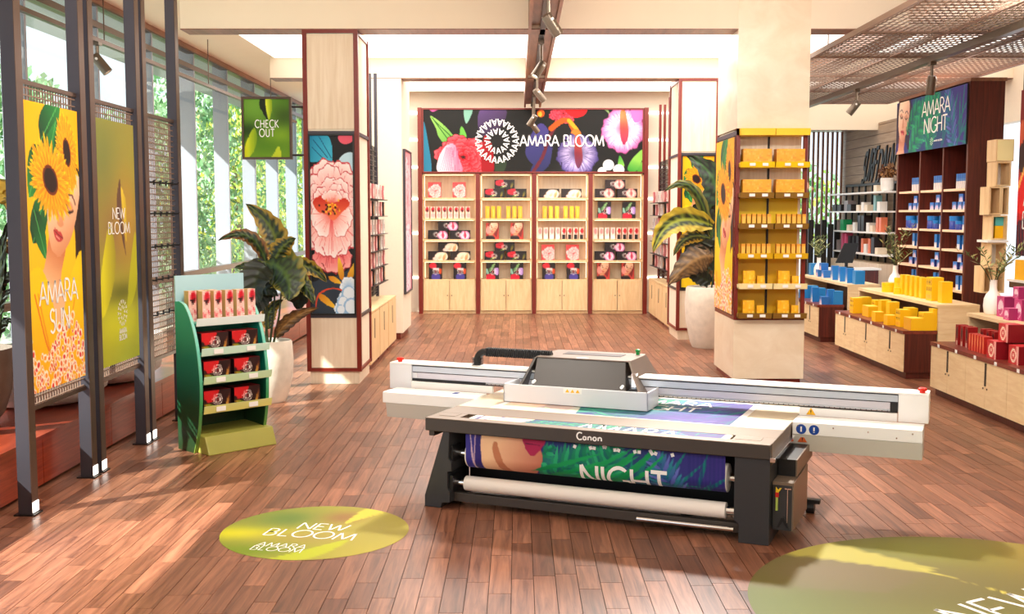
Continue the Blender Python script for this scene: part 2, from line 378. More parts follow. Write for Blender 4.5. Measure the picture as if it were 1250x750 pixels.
def iris(c, cx, cy, r, edge, mid, core, seed=0, up=True):
    q = np.random.RandomState(seed); e = np.array(edge, float)
    for a, l in ((-1.1, .9), (-2.1, .95), (-.3, .95), (-2.9, .95), (.35, 1.05), (2.8, 1.05), (1.0, 1.08), (2.15, 1.08), (1.57, 1.15)):
        fan(c, cx, cy - r * .1, a, r * l, .5, tuple(e * .7), mid, edge, q, 1.05, tuple(e * .6), 16 if r > 20 else 0)
    c.poly(spl([(cx - r * .14, cy - r * .85), (cx + r * .1, cy - r * .9), (cx + r * .26, cy + r * .2), (cx + r * .06, cy + r * .7), (cx - r * .12, cy + r * .3)]), lg(core[0], core[1], (cx, cy - r * .8), (cx, cy + r * .7)), .85)
def frond(c, x0, y0, x1, y1, ln, cols, n=16, w=1.2, seed=0):
    q = np.random.RandomState(seed); a = math.atan2(y1 - y0, x1 - x0)
    for i in range(n):
        t = i / (n - 1); x, y = x0 + (x1 - x0) * t, y0 + (y1 - y0) * t; l = ln * math.sin(math.pi * (.15 + .8 * t))
        for s_ in (-1, 1):
            b = a + s_ * (1.0 - .35 * t); col = cols[(i + (s_ > 0)) % len(cols)]
            c.petal(x, y, b, l * (.9 + .2 * q.rand()), w, col, tuple(min(255, k + 30) for k in col))
    c.line([(x0, y0), (x1, y1)], w * .9, cols[0])

# ---------------------------------------------------------------- flared sans lettering as thin geometry
def arc(cx, cy, rx, ry, a0, a1, n=14): return [(cx + rx * math.cos(R(a0 + (a1 - a0) * i / n)), cy + ry * math.sin(R(a0 + (a1 - a0) * i / n))) for i in range(n + 1)]
FONT = {
 'A': (.70, [[(0, 0), (.34, 1)], [(.34, 1), (.70, 0)], [(.12, .32), (.58, .32)]]),
 'M': (.92, [[(.03, 0), (.14, 1)], [(.14, 1), (.46, .08)], [(.46, .08), (.78, 1)], [(.78, 1), (.89, 0)]]),
 'R': (.60, [[(.06, 0), (.06, 1)], [(.06, 1)] + arc(.26, .74, .24, .26, 90, -90) + [(.06, .48)], [(.26, .48), (.60, 0)]]),
 'B': (.58, [[(.06, 0), (.06, 1)], [(.06, 1)] + arc(.26, .77, .21, .23, 90, -90) + [(.06, .54)], [(.06, .54)] + arc(.28, .27, .25, .27, 90, -90) + [(.06, 0)]]),
 'L': (.48, [[(.06, 1), (.06, 0)], [(.06, .02), (.46, .02)]]),
 'O': (.90, [arc(.45, .5, .42, .51, 90, 450, 28)]),
 'U': (.68, [[(.06, 1), (.06, .34)] + arc(.33, .32, .27, .32, 180, 360) + [(.60, .34), (.60, 1)]]),
 'N': (.72, [[(.06, 0), (.06, 1)], [(.06, 1), (.66, 0)], [(.66, 0), (.66, 1)]]),
 'E': (.50, [[(.06, 0), (.06, 1)], [(.06, .98), (.46, .98)], [(.06, .52), (.40, .52)], [(.06, .02), (.48, .02)]]),
 'W': (1.0, [[(.02, 1), (.27, 0)], [(.27, 0), (.50, .95)], [(.50, .95), (.73, 0)], [(.73, 0), (.98, 1)]]),
 'S': (.50, [arc(.26, .75, .20, .25, 35, 265, 12) + arc(.24, .25, .22, .26, 85, -150, 12)]),
 'I': (.16, [[(.08, 0), (.08, 1)]]),
 'G': (.80, [arc(.46, .5, .42, .51, 50, 330, 22) + [(.80, .44), (.56, .44)]]),
 'H': (.70, [[(.06, 0), (.06, 1)], [(.64, 0), (.64, 1)], [(.06, .52), (.64, .52)]]),
 'T': (.60, [[(.30, 0), (.30, 1)], [(.0, .98), (.60, .98)]]),
 'C': (.72, [arc(.44, .5, .40, .51, 48, 312, 22)]),
 'K': (.62, [[(.06, 0), (.06, 1)], [(.56, 1), (.08, .48)], [(.16, .56), (.62, 0)]]),
 'F': (.46, [[(.06, 0), (.06, 1)], [(.06, .98), (.44, .98)], [(.06, .52), (.38, .52)]]),
 'D': (.74, [[(.06, 0), (.06, 1)], [(.06, 1)] + arc(.26, .5, .42, .5, 90, -90) + [(.06, 0)]]),
 'P': (.54, [[(.06, 0), (.06, 1)], [(.06, 1)] + arc(.26, .74, .24, .26, 90, -90) + [(.06, .48)]]),
 'a': (.46, [arc(.2, .2, .16, .2, 30, 330, 12), [(.36, .42), (.36, 0)]]),
 'n': (.50, [[(.06, .42), (.06, 0)], [(.06, .28)] + arc(.24, .24, .17, .18, 160, 0, 8) + [(.41, 0)]]),
 'o': (.48, [arc(.22, .21, .18, .21, 0, 360, 16)]),
 '!': (.16, [[(.08, .3), (.08, 1)], [(.08, .0), (.08, .12)]]), ' ': (.34, []),
}
def strokes(pts, w):
    """polyline -> quads in 2-D"""
    P = [np.array(p, float) for p in pts]; vs = []; fs = []; n = len(P)
    cl = np.allclose(P[0], P[-1])
    for i, p in enumerate(P):
        a = P[i - 1] if i > 0 else (P[-2] if cl else P[0]); b = P[i + 1] if i < n - 1 else (P[1] if cl else P[-1])
        d = b - a; d = d / (np.linalg.norm(d) + 1e-9); nn = np.array([-d[1], d[0]]) * w / 2
        if 0 < i < n - 1:
            e = P[i + 1] - p; e = e / (np.linalg.norm(e) + 1e-9); nn = nn / max(.5, abs(d @ e))
        vs += [p + nn, p - nn]
    for i in range(n - 1): fs.append((2 * i, 2 * i + 1, 2 * i + 3, 2 * i + 2))
    return vs, fs
def text2d(txt, h, w=.10, track=.12, slant=0, sx=1.):
    V, Fc, x = [], [], 0
    for ch in txt:
        wd, st = FONT[ch]
        for s_ in st:
            vs, fs = strokes(s_, w); n = len(V)
            V += [((x + v[0] * sx + slant * v[1]) * h, v[1] * h) for v in vs]; Fc += [tuple(n + k for k in f) for f in fs]
        x += wd * sx + track
    x -= track
    return V, Fc, x * h
def lettering(name, txts, fmap, material, parent=None, th=.0, h=.1, w=.1, track=.12, slant=0, sx=1., align='c', label=None):
    """txts: list of (text, x, y, height) in print coordinates (x right, y up); fmap(x, y) -> xyz"""
    mb = MB()
    for t in txts:
        V, Fc, wd = text2d(t[0], t[3], w, track, slant, t[4] if len(t) > 4 else sx); ox = t[1] - (wd / 2 if align == 'c' else 0)
        mb.add([fmap(v[0] + ox, v[1] + t[2]) for v in V], Fc)
    me = mb.mesh(name, material, fix=False)
    o = put(name, me, parent, label=label)
    if th:
        m = o.modifiers.new('thick', 'SOLIDIFY'); m.thickness = th; m.offset = 0
    return o
def logo_mesh(fmap, cx, cy, r, w=.16, n1=22, n2=12, name='logo', material=None, parent=None, th=0):
    mb = MB()
    for n, r0, hh in ((n1, .70, .30), (n2, .30, .27)):
        for k in range(n):
            a = 2 * math.pi * k / n + (.14 if n == n2 else 0); V, Fc, wd = text2d('A', hh * r, w)
            # the letters stand with their feet outwards
            pts = []
            for x, y in V:
                lx = x - .35 * hh * r; rr = (r0 + hh) * r - y
                pts.append(fmap(cx + rr * math.cos(a) - lx * math.sin(a), cy + rr * math.sin(a) + lx * math.cos(a)))
            mb.add(pts, Fc)
    o = put(name, mb.mesh(name, material, fix=False), parent)
    if th:
        m = o.modifiers.new('thick', 'SOLIDIFY'); m.thickness = th; m.offset = 0
    return o
# ================================================================ THE SETTING
FX0, FX1, FY0, FY1 = -5.6, 9.6, 3.0, 29.0
CEIL, SOF = 5.10, 4.72
def proj(x, y, z):
    q = np.array([x, y, z - CAM_H]); w = q @ _f; return CX + F * q[0] / w, CY - F * (q @ _u) / w
floor = struct('floor', MB().box(FX0, FX1, -2, FY1, -.25, -.006).box(FX0, -4.9, FY1, 31, -.25, -.006), M['gap'])
PW = .139; PL = {}
for L in (.45, .6, .75, .95):
    x, y, e = PW / 2 - .001, L / 2 - .001, .0012
    m = MB().add([(-x, -y, -.018), (x, -y, -.018), (x, y, -.018), (-x, y, -.018), (-x + e, -y + e, 0), (x - e, -y + e, 0), (x - e, y - e, 0), (-x + e, y - e, 0)],
                 [(4, 5, 6, 7), (0, 1, 5, 4), (1, 2, 6, 5), (2, 3, 7, 6), (3, 0, 4, 7)])
    PL[L] = (m, m.mesh('floor_plank', M['floor'], fix=False))
rnd = random.Random(11); planks = []
for i in range(int((FX1 - FX0) / PW)):
    x = FX0 + (i + .5) * PW; y = 3.2 - rnd.random()
    while y < FY1:
        L = rnd.choice(list(PL)); planks.append((x, y + L / 2, L)); y += L
def inview(p):
    u, v = proj(p[0], p[1], 0); return -20 < u < 1270 and v < 765 and p[0] > -3.95
near = sorted([p for p in planks if p[1] > 5.9 and inview(p)], key=lambda p: p[1])[:300]
ns = set(near); rest = MB()
for p in planks:
    if p in ns: put('floor_plank', PL[p[2]][1], floor, (p[0], p[1], 0))
    else: rest.add([(v[0] + p[0], v[1] + p[1], v[2]) for v in PL[p[2]][0].v], PL[p[2]][0].f)
o = rest.build('floor_plank', M['floor'], floor); o['kind'] = 'stuff'

# ceiling, cross beams, luminous panels
ceiling = struct('ceiling', MB().box(-5.6, 9.6, -2, 25.8, CEIL, CEIL + .15).box(-5.6, -4.9, 25.8, 31, CEIL, CEIL + .15), M['ceil'])
for k, (y0, y1) in enumerate(((14.73, 15.15), (20.0, 20.45))):
    t = struct('trim_%d' % (k + 1), B(-4.45, 9.5, y0, y1, SOF + .012, CEIL), M['ceil'])
    B(-4.45, 9.5, y0 - .004, y1 + .004, SOF, SOF + .012).build('beam_soffit', M['brownwood'], t)
for y0, y1 in ((15.2, 19.95), (20.5, 25.3)):
    p = MB()
    o = B(-4.35, 9.4, y0, y1, CEIL - .02, CEIL - .001).build('luminous_panel', M['lightp'], ceiling)
# walls
WB = 25.75
wb = struct("wall_back", B(-4.9, 6.5, WB, WB + .2, 0, CEIL), M["cream"])
struct("wall_right", MB().box(8.9, 9.1, -2, 16.5, 0, CEIL).box(8.9, 9.1, 16.5, 22.0, 3.95, CEIL).box(8.9, 9.1, 16.5, 22.0, 0, .5).box(8.9, 9.1, 22.0, 29, 0, CEIL), M["cream"])
for x0, x1 in ((-2.75, -2.32), (3.02, 3.6)):
    for z in (.78, 1.82, 2.62, 3.35, 3.98, 4.60):
        B(x0, x1, WB - .03, WB - .002, z, z + .05).build('light_strip', M['wled'], wb)
bb = struct('baseboard_back', B(-4, 3.6, WB - .02, WB, 0, .1), M['cream'])
# recess at the back right: soffit, slatted screen, siding wall
struct('trim_3', B(6.0, 9.6, 25.3, 28.2, 4.36, 4.43), M['brownwood'])
struct('trim_4', B(5.9, 9.6, 25.2, 25.32, 4.20, CEIL), M['ceil'])

struct('wall_front', B(-5.75, 9.1, -2.2, -2, 0, CEIL), M['cream'])
# ---- window wall on the left
wl = struct('wall_left', MB().box(-5.75, -5.5, -2, 31, 0, .45).box(-5.75, -4.9, 31, 31.2, 0, CEIL), M['cream'])
wn = struct('window_1', MB().box(-5.6, -5.48, 5, 31, 1.25, 1.34).box(-5.6, -5.48, 5, 31, 4.72, 4.80).box(-5.62, -5.47, 5, 31, 5.0, CEIL), M['bronze'])
B(-5.62, -5.46, 5, 31, 5.02, CEIL - .001).build('window_head', M['brownwood'], wn)
B(-5.62, -5.44, 5, 31, .40, .47).build('window_sill', M['bronze'], wn)
for i in range(11):
    y = 6.05 + i * 2.15
    B(-5.78, -5.5, y + 2.15 - .05, y + 2.15, 0.3, CEIL).build('window_fin', M['finwhite'], wn)
    B(-5.52, -5.505, y, y + 2.10, .47, 5.0).build('window_pane', M['glass'], wn)
struct('trim_5', B(-7.4, -5.62, -2, 33, CEIL + .02, CEIL + .25), M['finwhite'])      # eaves outside
struct('ground_outside', B(-40, -5.76, -5, 70, -.3, -.02), mat('paving_outside', (176, 178, 168), .9))

# trees beyond the glass
def rand_leaves(n, c, r, size, cols, q):
    mb = MB()
    for _ in range(n):
        d = q.randn(3); d /= np.linalg.norm(d) + 1e-9; p = np.array(c) + d * np.array(r) * q.rand() ** .45
        a = Euler(tuple(q.rand(3) * 6.28)).to_matrix(); s_ = size * (.6 + .8 * q.rand())
        col = lin(cols[q.randint(len(cols))])
        mb.add([Vector(p) + a @ Vector(k) for k in ((-s_, 0, 0), (0, -s_ * .45, 0), (s_, 0, 0), (0, s_ * .45, 0))], [(0, 1, 2, 3)], col)
    return mb
G1 = [(120, 168, 60), (168, 200, 70), (204, 214, 80), (84, 140, 60), (236, 222, 96)]; G2 = [(126, 176, 120), (160, 204, 150), (96, 150, 96), (190, 220, 170)]
tq = np.random.RandomState(2)
TL = [(-9.6, 21.0, 4.6, 0, 'pale green tree outside at the left edge of the photo'), (-10.8, 26.5, 4.4, 0, 'pale green tree outside between the nearest steel posts'),
      (-9.4, 31.0, 6.3, 0, 'tall pale green tree outside right of the grid rack'), (-9.4, 36.6, 5.9, 1, 'yellow green tree outside left of the hanging sign'),
      (-9.4, 42.5, 6.6, 1, 'yellow green tree outside behind the hanging sign'), (-8.9, 48.0, 6.4, 1, 'yellow tree outside just left of the peony column'),
      (-15.8, 36.0, 4.6, 0, 'pale green tree outside behind the olive green banner')]
for x, y, h, k, lb in TL:
    t = thing('broadleaf_tree', lb, 'tree', (x, y, 0), group='trees outside the window')
    MB().tube([(0, 0, -.1), (.1, 0, h * .3), (0, .1, h * .7)], [.16, .12, .05], 8).build('trunk', mat('bark%d' % int(y), (92, 76, 60), .9), t)
    mb = MB()
    for j in range(9):
        z = h * (.08 + .90 * j / 8); w = 2.1 * math.sin(math.pi * (.25 + .6 * j / 8)) + .2
        b = rand_leaves(620, (tq.randn() * .35, tq.randn() * .35, z), (w, w, .6), .11, G1 if k else G2, tq); mb.add(b.v, b.f); mb.c[-len(b.f):] = b.c
    f = put('foliage', mb.mesh('foliage', M['leaf'], fix=False), t); f['kind'] = 'stuff'

# ---- red-brown platform along the window
pf = thing('window_platform', 'long red-brown wooden platform running along the window wall', 'platform', (-4.7, 6, 0))
B(-.78, .68, 0, 24.5, 0.05, .40).build('platform_body', M['redwood'], pf)
y = 0
while y < 24:
    B(.68, .70, y + .006, min(24.5, y + 1.55), .03, .41).build('front_panel', M['redwood'], pf); y += 1.556
B(-.79, .715, 0, 24.5, .41, .45).build('platform_top', M['redwood'], pf)

# ---- long timber channel with the track in the middle of the ceiling
tc = thing('ceiling_channel', 'long brown timber channel under the ceiling running to the back banner', 'ceiling beam', (.33, 8, SOF))
MB().box(-.19, -.15, 0, 17.2, -.02, .37).build('channel_side', M['brownwood'], tc)
MB().box(.15, .19, 0, 17.2, -.02, .37).build('channel_side', M['brownwood'], tc)
B(-.15, .15, 0, 17.2, .06, .10).build('channel_bed', M['brownwood'], tc)
B(-.035, .035, 0, 17.2, .0, .06).build('light_track', M['darksteel'], tc)

def spot_meshes():
    rod = MB().tube([(0, 0, 0), (0, 0, -.17)], .022, 8); rod.box(-.04, .04, -.06, .06, -.03, 0)
    body = MB().lathe([(.05, 0), (.058, .02), (.062, .25), (.05, .25), (.048, .22)], 18)
    lens = MB().lathe([(0.001, .222), (.047, .222), (.047, .224)], 14)
    piv = MB().tube([(-.075, 0, .06), (.075, 0, .06)], .016, 8)
    return rod.mesh('rod', M['spot'], True), body.mesh('housing', M['spot'], True), lens.mesh('lens', M['lens'], True), piv.mesh('pivot', M['white'])
SM = spot_meshes()
def spotlight(loc, aim, label, group, ln=.3, energy=30):
    t = thing('track_spotlight', label, 'spotlight', loc, group=group)
    r = put('rod', SM[0], t, scale=(1, 1, ln / .17))
    q = Vector(aim).to_track_quat('Z', 'Y').to_euler(); b = Vector((0, 0, -ln)) - Vector(aim).normalized() * .06
    h = put('housing', SM[1], t, b, q); put('lens', SM[2], h); put('pivot', SM[3], h)
    l = light('spot_lamp', 'SPOT', (0, 0, 0), energy, spot=R(70)); l.parent = t; l.location = b + Vector(aim).normalized() * .27
    l.rotation_euler = Vector(aim).to_track_quat('-Z', 'Y').to_euler()
    return t
gr = 'spotlights on the middle track'
for y, aim, lb in ((11.9, (.55, .35, -.75), 'nearest and largest bronze spotlight on the middle ceiling track'), (15.6, (-.5, -.3, -.8), 'second bronze spotlight from the front on the middle track, aimed left'),
                   (18.9, (.6, .3, -.7), 'third bronze spotlight on the middle track, aimed right'), (22.3, (-.55, .2, -.8), 'fourth bronze spotlight on the middle track, over the banner lettering, aimed left'),
                   (24.2, (.55, .3, -.7), 'farthest bronze spotlight on the middle track, in front of the banner')):
    spotlight((.33, y, SOF), aim, lb, gr, .36 if y < 20 else .5, 60)

# ---- left light track
lt = thing('light_track', 'thin bronze light track running along the top of the windows', 'light track', (-5.0, 8, 4.33))
B(-.03, .03, 0, 17, 0, .05).build('track_rail', M['bronze'], lt)
for y in (9, 13.5, 18, 22.5):
    MB().tube([(0, y - 8, .05), (0, y - 8, CEIL - 4.33)], .008, 6).build('hanger', M['bronze'], lt)
for x, aim, lb in ((125, (.6, .1, -.8), 'bronze spotlight on the window track between the first two banners'), (214, (-.3, .5, -.8), 'dark spotlight on the window track just right of the grid rack'),
                   (318, (.5, .1, -.8), 'small spotlight on the window track left of the hanging green sign')):
    spotlight((-5.0, YatX(x, -5.0), 4.33), aim, lb, 'spotlights on the window track', .2, 15)

# ---- metal mesh ceiling on the right
GX0, GX1, GY0, GY1, GZ = 4.15, 7.4, 7.0, 22.2, 4.5
mc = thing('mesh_ceiling', 'large bronze metal mesh ceiling raft hanging at the upper right', 'ceiling grid', (GX0, GY0, GZ))
g = MB(); w = GX1 - GX0; d = GY1 - GY0
for i in range(1, int(w / .085)): g.box(i * .085 - .004, i * .085 + .004, 0, d, 0, .012)
for j in range(1, int(d / .16)): g.box(0, w, j * .16 - .004, j * .16 + .004, .0, .014)
o = g.build('mesh_infill', M['meshm'], mc); o['kind'] = 'stuff'
for x in (0, w / 3, 2 * w / 3, w): B(x - .02, x + .02, 0, d, -.015, .05).build('frame_bar', M['grid'], mc)
for y in np.linspace(0, d, 8): B(0, w, y - .02, y + .02, -.018, .05).build('cross_bar', M['grid'], mc)
for x in (.3, w - .3):
    for y in (1, 5, 9, 14): MB().tube([(x, y, .04), (x, y, CEIL - GZ)], .008, 6).build('hanger', M['bronze'], mc)
wbm = thing('timber_ceiling_beam', 'brown timber beam above the metal mesh ceiling raft', 'ceiling beam', (5.35, 8, 4.78))
B(-.2, .2, 0, 17, 0, .31).build('beam_body', M['brownwood'], wbm)
rt = thing('light_track', 'thick bronze light track slung under the metal mesh ceiling', 'light track', (5.57, 6, 4.33))
B(-.05, .05, 0, 16.2, 0, .09).build('track_rail', M['spot'], rt)
for y in (3, 8, 13): MB().tube([(0, y, .09), (0, y, GZ - 4.33)], .01, 6).build('hanger', M['bronze'], rt)
for x, aim, lb in ((1132, (.02, .3, -1), 'large bronze spotlight in front of the dark blue banner'), (1042, (-.6, .2, -.8), 'small bronze spotlight under the mesh ceiling near the yellow shelf column')):
    spotlight((5.57, YatX(x, 5.57), 4.33), aim, lb, 'spotlights under the mesh ceiling', .24, 40)

# ================================================================ COLUMNS
def front_poster(name, cv, x0, x1, y, z0, z1, label, cat='poster', parent=None, material=None, n='-y'):
    """flat print standing on the plane y, facing the camera side, 8 mm thick"""
    o = thing(name, label, cat, (x0, y, z0)) if not parent else put(name, None, parent, (x0, y, z0))
    return o
def poster(name, cv, origin, u, v, label, cat, group=None, thick=.02, frame=None, edge=None, fw=.03, parent=None):
    """origin = top left corner of the print; u = vector to the top right; v = vector down; thickness goes behind the print"""
    o_, u_, v_ = Vector(origin), Vector(u), Vector(v); nrm = u_.cross(v_).normalized() * -1      # towards the viewer
    t = thing(name, label, cat, origin, group=group) if parent is None else put(name, None, parent, origin)
    put('print', grid_mesh('print', cv, lambda a, b: tuple(u_ * a + v_ * b), M['poster']), t)
    bk = MB(); q = [Vector((0, 0, 0)), u_, u_ + v_, v_]; e = nrm * -.001; k = nrm * -thick
    bk.add([p + e for p in q] + [p + k for p in q], [(0, 1, 2, 3), (7, 6, 5, 4), (0, 4, 5, 1), (1, 5, 6, 2), (2, 6, 7, 3), (3, 7, 4, 0)])
    bk.build('backing_board', edge or M['black'], t)
    if frame:
        f = MB(); un, vn = u_.normalized(), v_.normalized(); m = Matrix((un, vn, nrm)).transposed()
        L, H_ = u_.length, v_.length
        for c, s in (((L / 2, -fw / 2), (L + 2 * fw, fw)), ((L / 2, H_ + fw / 2), (L + 2 * fw, fw)), ((-fw / 2, H_ / 2), (fw, H_)), ((L + fw / 2, H_ / 2), (fw, H_))):
            f.obox(un * c[0] + vn * c[1] - nrm * (thick / 2 - .01), (s[0], s[1], thick + .02), m)
        f.build('frame', frame, t)
    return t
# ---- artwork of the prints
def art_sunfaces(Wd, Hd, res, coral=True):
    c = Cv(Wd, Hd, res, lg((250, 172, 8), (255, 214, 30), (0, 0), (0, Hd)))
    k = Wd / 103.
    L = lambda p: [(x * k, y * k) for x, y in p]
    for p, q, wd in (((30, 30), (70, -6), 16), ((34, 34), (6, 74), 17), ((30, 70), (60, 12), 14), ((10, 110), (44, 58), 14), ((44, 70), (80, 20), 12), ((60, 20), (74, 70), 9), ((40, 90), (60, 40), 18), ((14, 84), (34, 124), 10)):
        c.leafs(L([p])[0], L([q])[0], wd * k, (8, 56, 34), (40, 140, 60), (90, 180, 90))
    c.poly(L(spl([(60, 40), (78, 50), (74, 84), (50, 90), (40, 60)])), (20, 30, 28))
    c.poly(L(spl([(70, 40), (100, 46), (112, 90), (106, 140), (92, 128), (90, 96)])), (44, 22, 18)); face(c, 67 * k, 82 * k, 40 * k, .42, hair=None, skin=(244, 190, 140), shade=(206, 122, 74))
    c.poly(L(spl([(-5, 150), (14, 128), (34, 140), (54, 176), (80, 138), (108, 124), (110, 240), (-5, 240)], 5)), lg((255, 206, 10), (246, 170, 0), (0, 150), (0, 240)))
    for p in ([(16, 150), (30, 186), (44, 216), (52, 226)], [(64, 190), (60, 210), (54, 226)], [(86, 158), (70, 190), (58, 214)]):
        c.line(L(spl(p, 5, False)), 2.6 * k, (222, 120, 0), .5)
    c.line(L([(10, 150), (26, 186), (50, 226)]), 2.4 * k, (210, 60, 20), .5)
    sunflower(c, 80 * k, 36 * k, 34 * k, 1.3, .6, 3); sunflower(c, 46 * k, 60 * k, 42 * k, .5, .74, 5)
    if coral:
        q = np.random.RandomState(8)
        for i in range(190):
            x = q.rand() * Wd; t = q.rand() ** .7; top = .80 + .07 * math.sin(x / Wd * 7)
            y = Hd * (top + (1.0 - top) * t); r = (1.4 + 1.6 * q.rand()) * k
            c.ell(x, y, r * 1.5, r * 1.2, (255, 238, 214), q.rand() * 3); c.ell(x, y, r * .9, r * .7, ((250, 150, 30), (236, 110, 40), (225, 60, 50))[q.randint(3)], q.rand() * 3)
    return c
def art_green(Wd, Hd, res, warm=True, seed=0):
    c = Cv(Wd, Hd, res, lg((150, 142, 60) if warm else (70, 120, 24), (176, 178, 40) if warm else (120, 160, 30), (0, 0), (Wd * .3, Hd)))
    if warm:
        c.glow(Wd * .1, Hd * .15, Wd * .5, Hd * .22, (120, 126, 60)); c.glow(Wd * .5, Hd * .45, Wd * .6, Hd * .16, (146, 112, 62)); c.glow(Wd * .75, Hd * .4, Wd * .3, Hd * .2, (182, 142, 50))
        c.glow(Wd * .55, Hd * .72, Wd * .5, Hd * .05, (90, 92, 20)); c.glow(Wd * .45, Hd * .85, Wd * .6, Hd * .1, (206, 206, 30)); c.glow(Wd * .7, Hd * 1.0, Wd * .5, Hd * .08, (170, 180, 40))
        c.poly(spl([(Wd * .60, Hd * .24), (Wd * .50, Hd * .31), (Wd * .52, Hd * .40), (Wd * .70, Hd * .56), (Wd * .62, Hd * .40)]), (98, 66, 48))
        c.poly(spl([(Wd * .61, Hd * .27), (Wd * .74, Hd * .34), (Wd * .72, Hd * .50), (Wd * .66, Hd * .40)]), lg((236, 206, 60), (200, 170, 30), (Wd * .6, 0), (Wd * .75, 0)))
        c.poly(spl([(Wd * .30, Hd * .42), (Wd * .42, Hd * .56), (Wd * .30, Hd * .70), (Wd * .04, Hd * .80), (Wd * .02, Hd * .66), (Wd * .14, Hd * .52)]), lg((228, 220, 20), (150, 140, 30), (Wd * .1, 0), (Wd * .45, 0)), .85)
        c.poly(spl([(Wd * .98, Hd * .46), (Wd * .80, Hd * .62), (Wd * .70, Hd * .78), (Wd * .90, Hd * .74), (Wd * 1.0, Hd * .64)]), (190, 190, 20), .8)
    else:
        c.glow(Wd * .2, Hd * .1, Wd * .5, Hd * .3, (110, 160, 50)); c.glow(Wd * .9, Hd * .3, Wd * .3, Hd * .2, (60, 90, 20)); c.glow(Wd * .5, Hd * .8, Wd * .6, Hd * .2, (84, 130, 20)); c.glow(Wd * .1, Hd * .55, Wd * .25, Hd * .15, (40, 70, 14)); c.glow(Wd * .8, Hd * .62, Wd * .3, Hd * .12, (120, 160, 30))
        c.poly(spl([(Wd * .50, 0), (Wd * .37, 0), (Wd * .36, Hd * .15), (Wd * .45, Hd * .28), (Wd * .53, Hd * .36), (Wd * .50, Hd * .2)]), (26, 34, 14))
        c.poly(spl([(Wd * .49, 0), (Wd * .60, 0), (Wd * .62, Hd * .16), (Wd * .56, Hd * .36), (Wd * .50, Hd * .18)]), lg((230, 236, 60), (130, 160, 20), (Wd * .5, 0), (Wd * .63, 0)))
        c.poly(spl([(Wd * .22, Hd * .5), (Wd * .29, Hd * .66), (Wd * .22, Hd * .88), (Wd * .08, Hd * 1.02), (0, Hd * .98), (Wd * .04, Hd * .76)]), lg((220, 226, 30), (110, 150, 20), (Wd * .05, 0), (Wd * .3, 0)))
        c.poly(spl([(Wd * .76, Hd * .82), (Wd * .80, Hd * 1.0), (Wd * .60, Hd * 1.02), (Wd * .66, Hd * .92)]), (190, 206, 40))
    return c
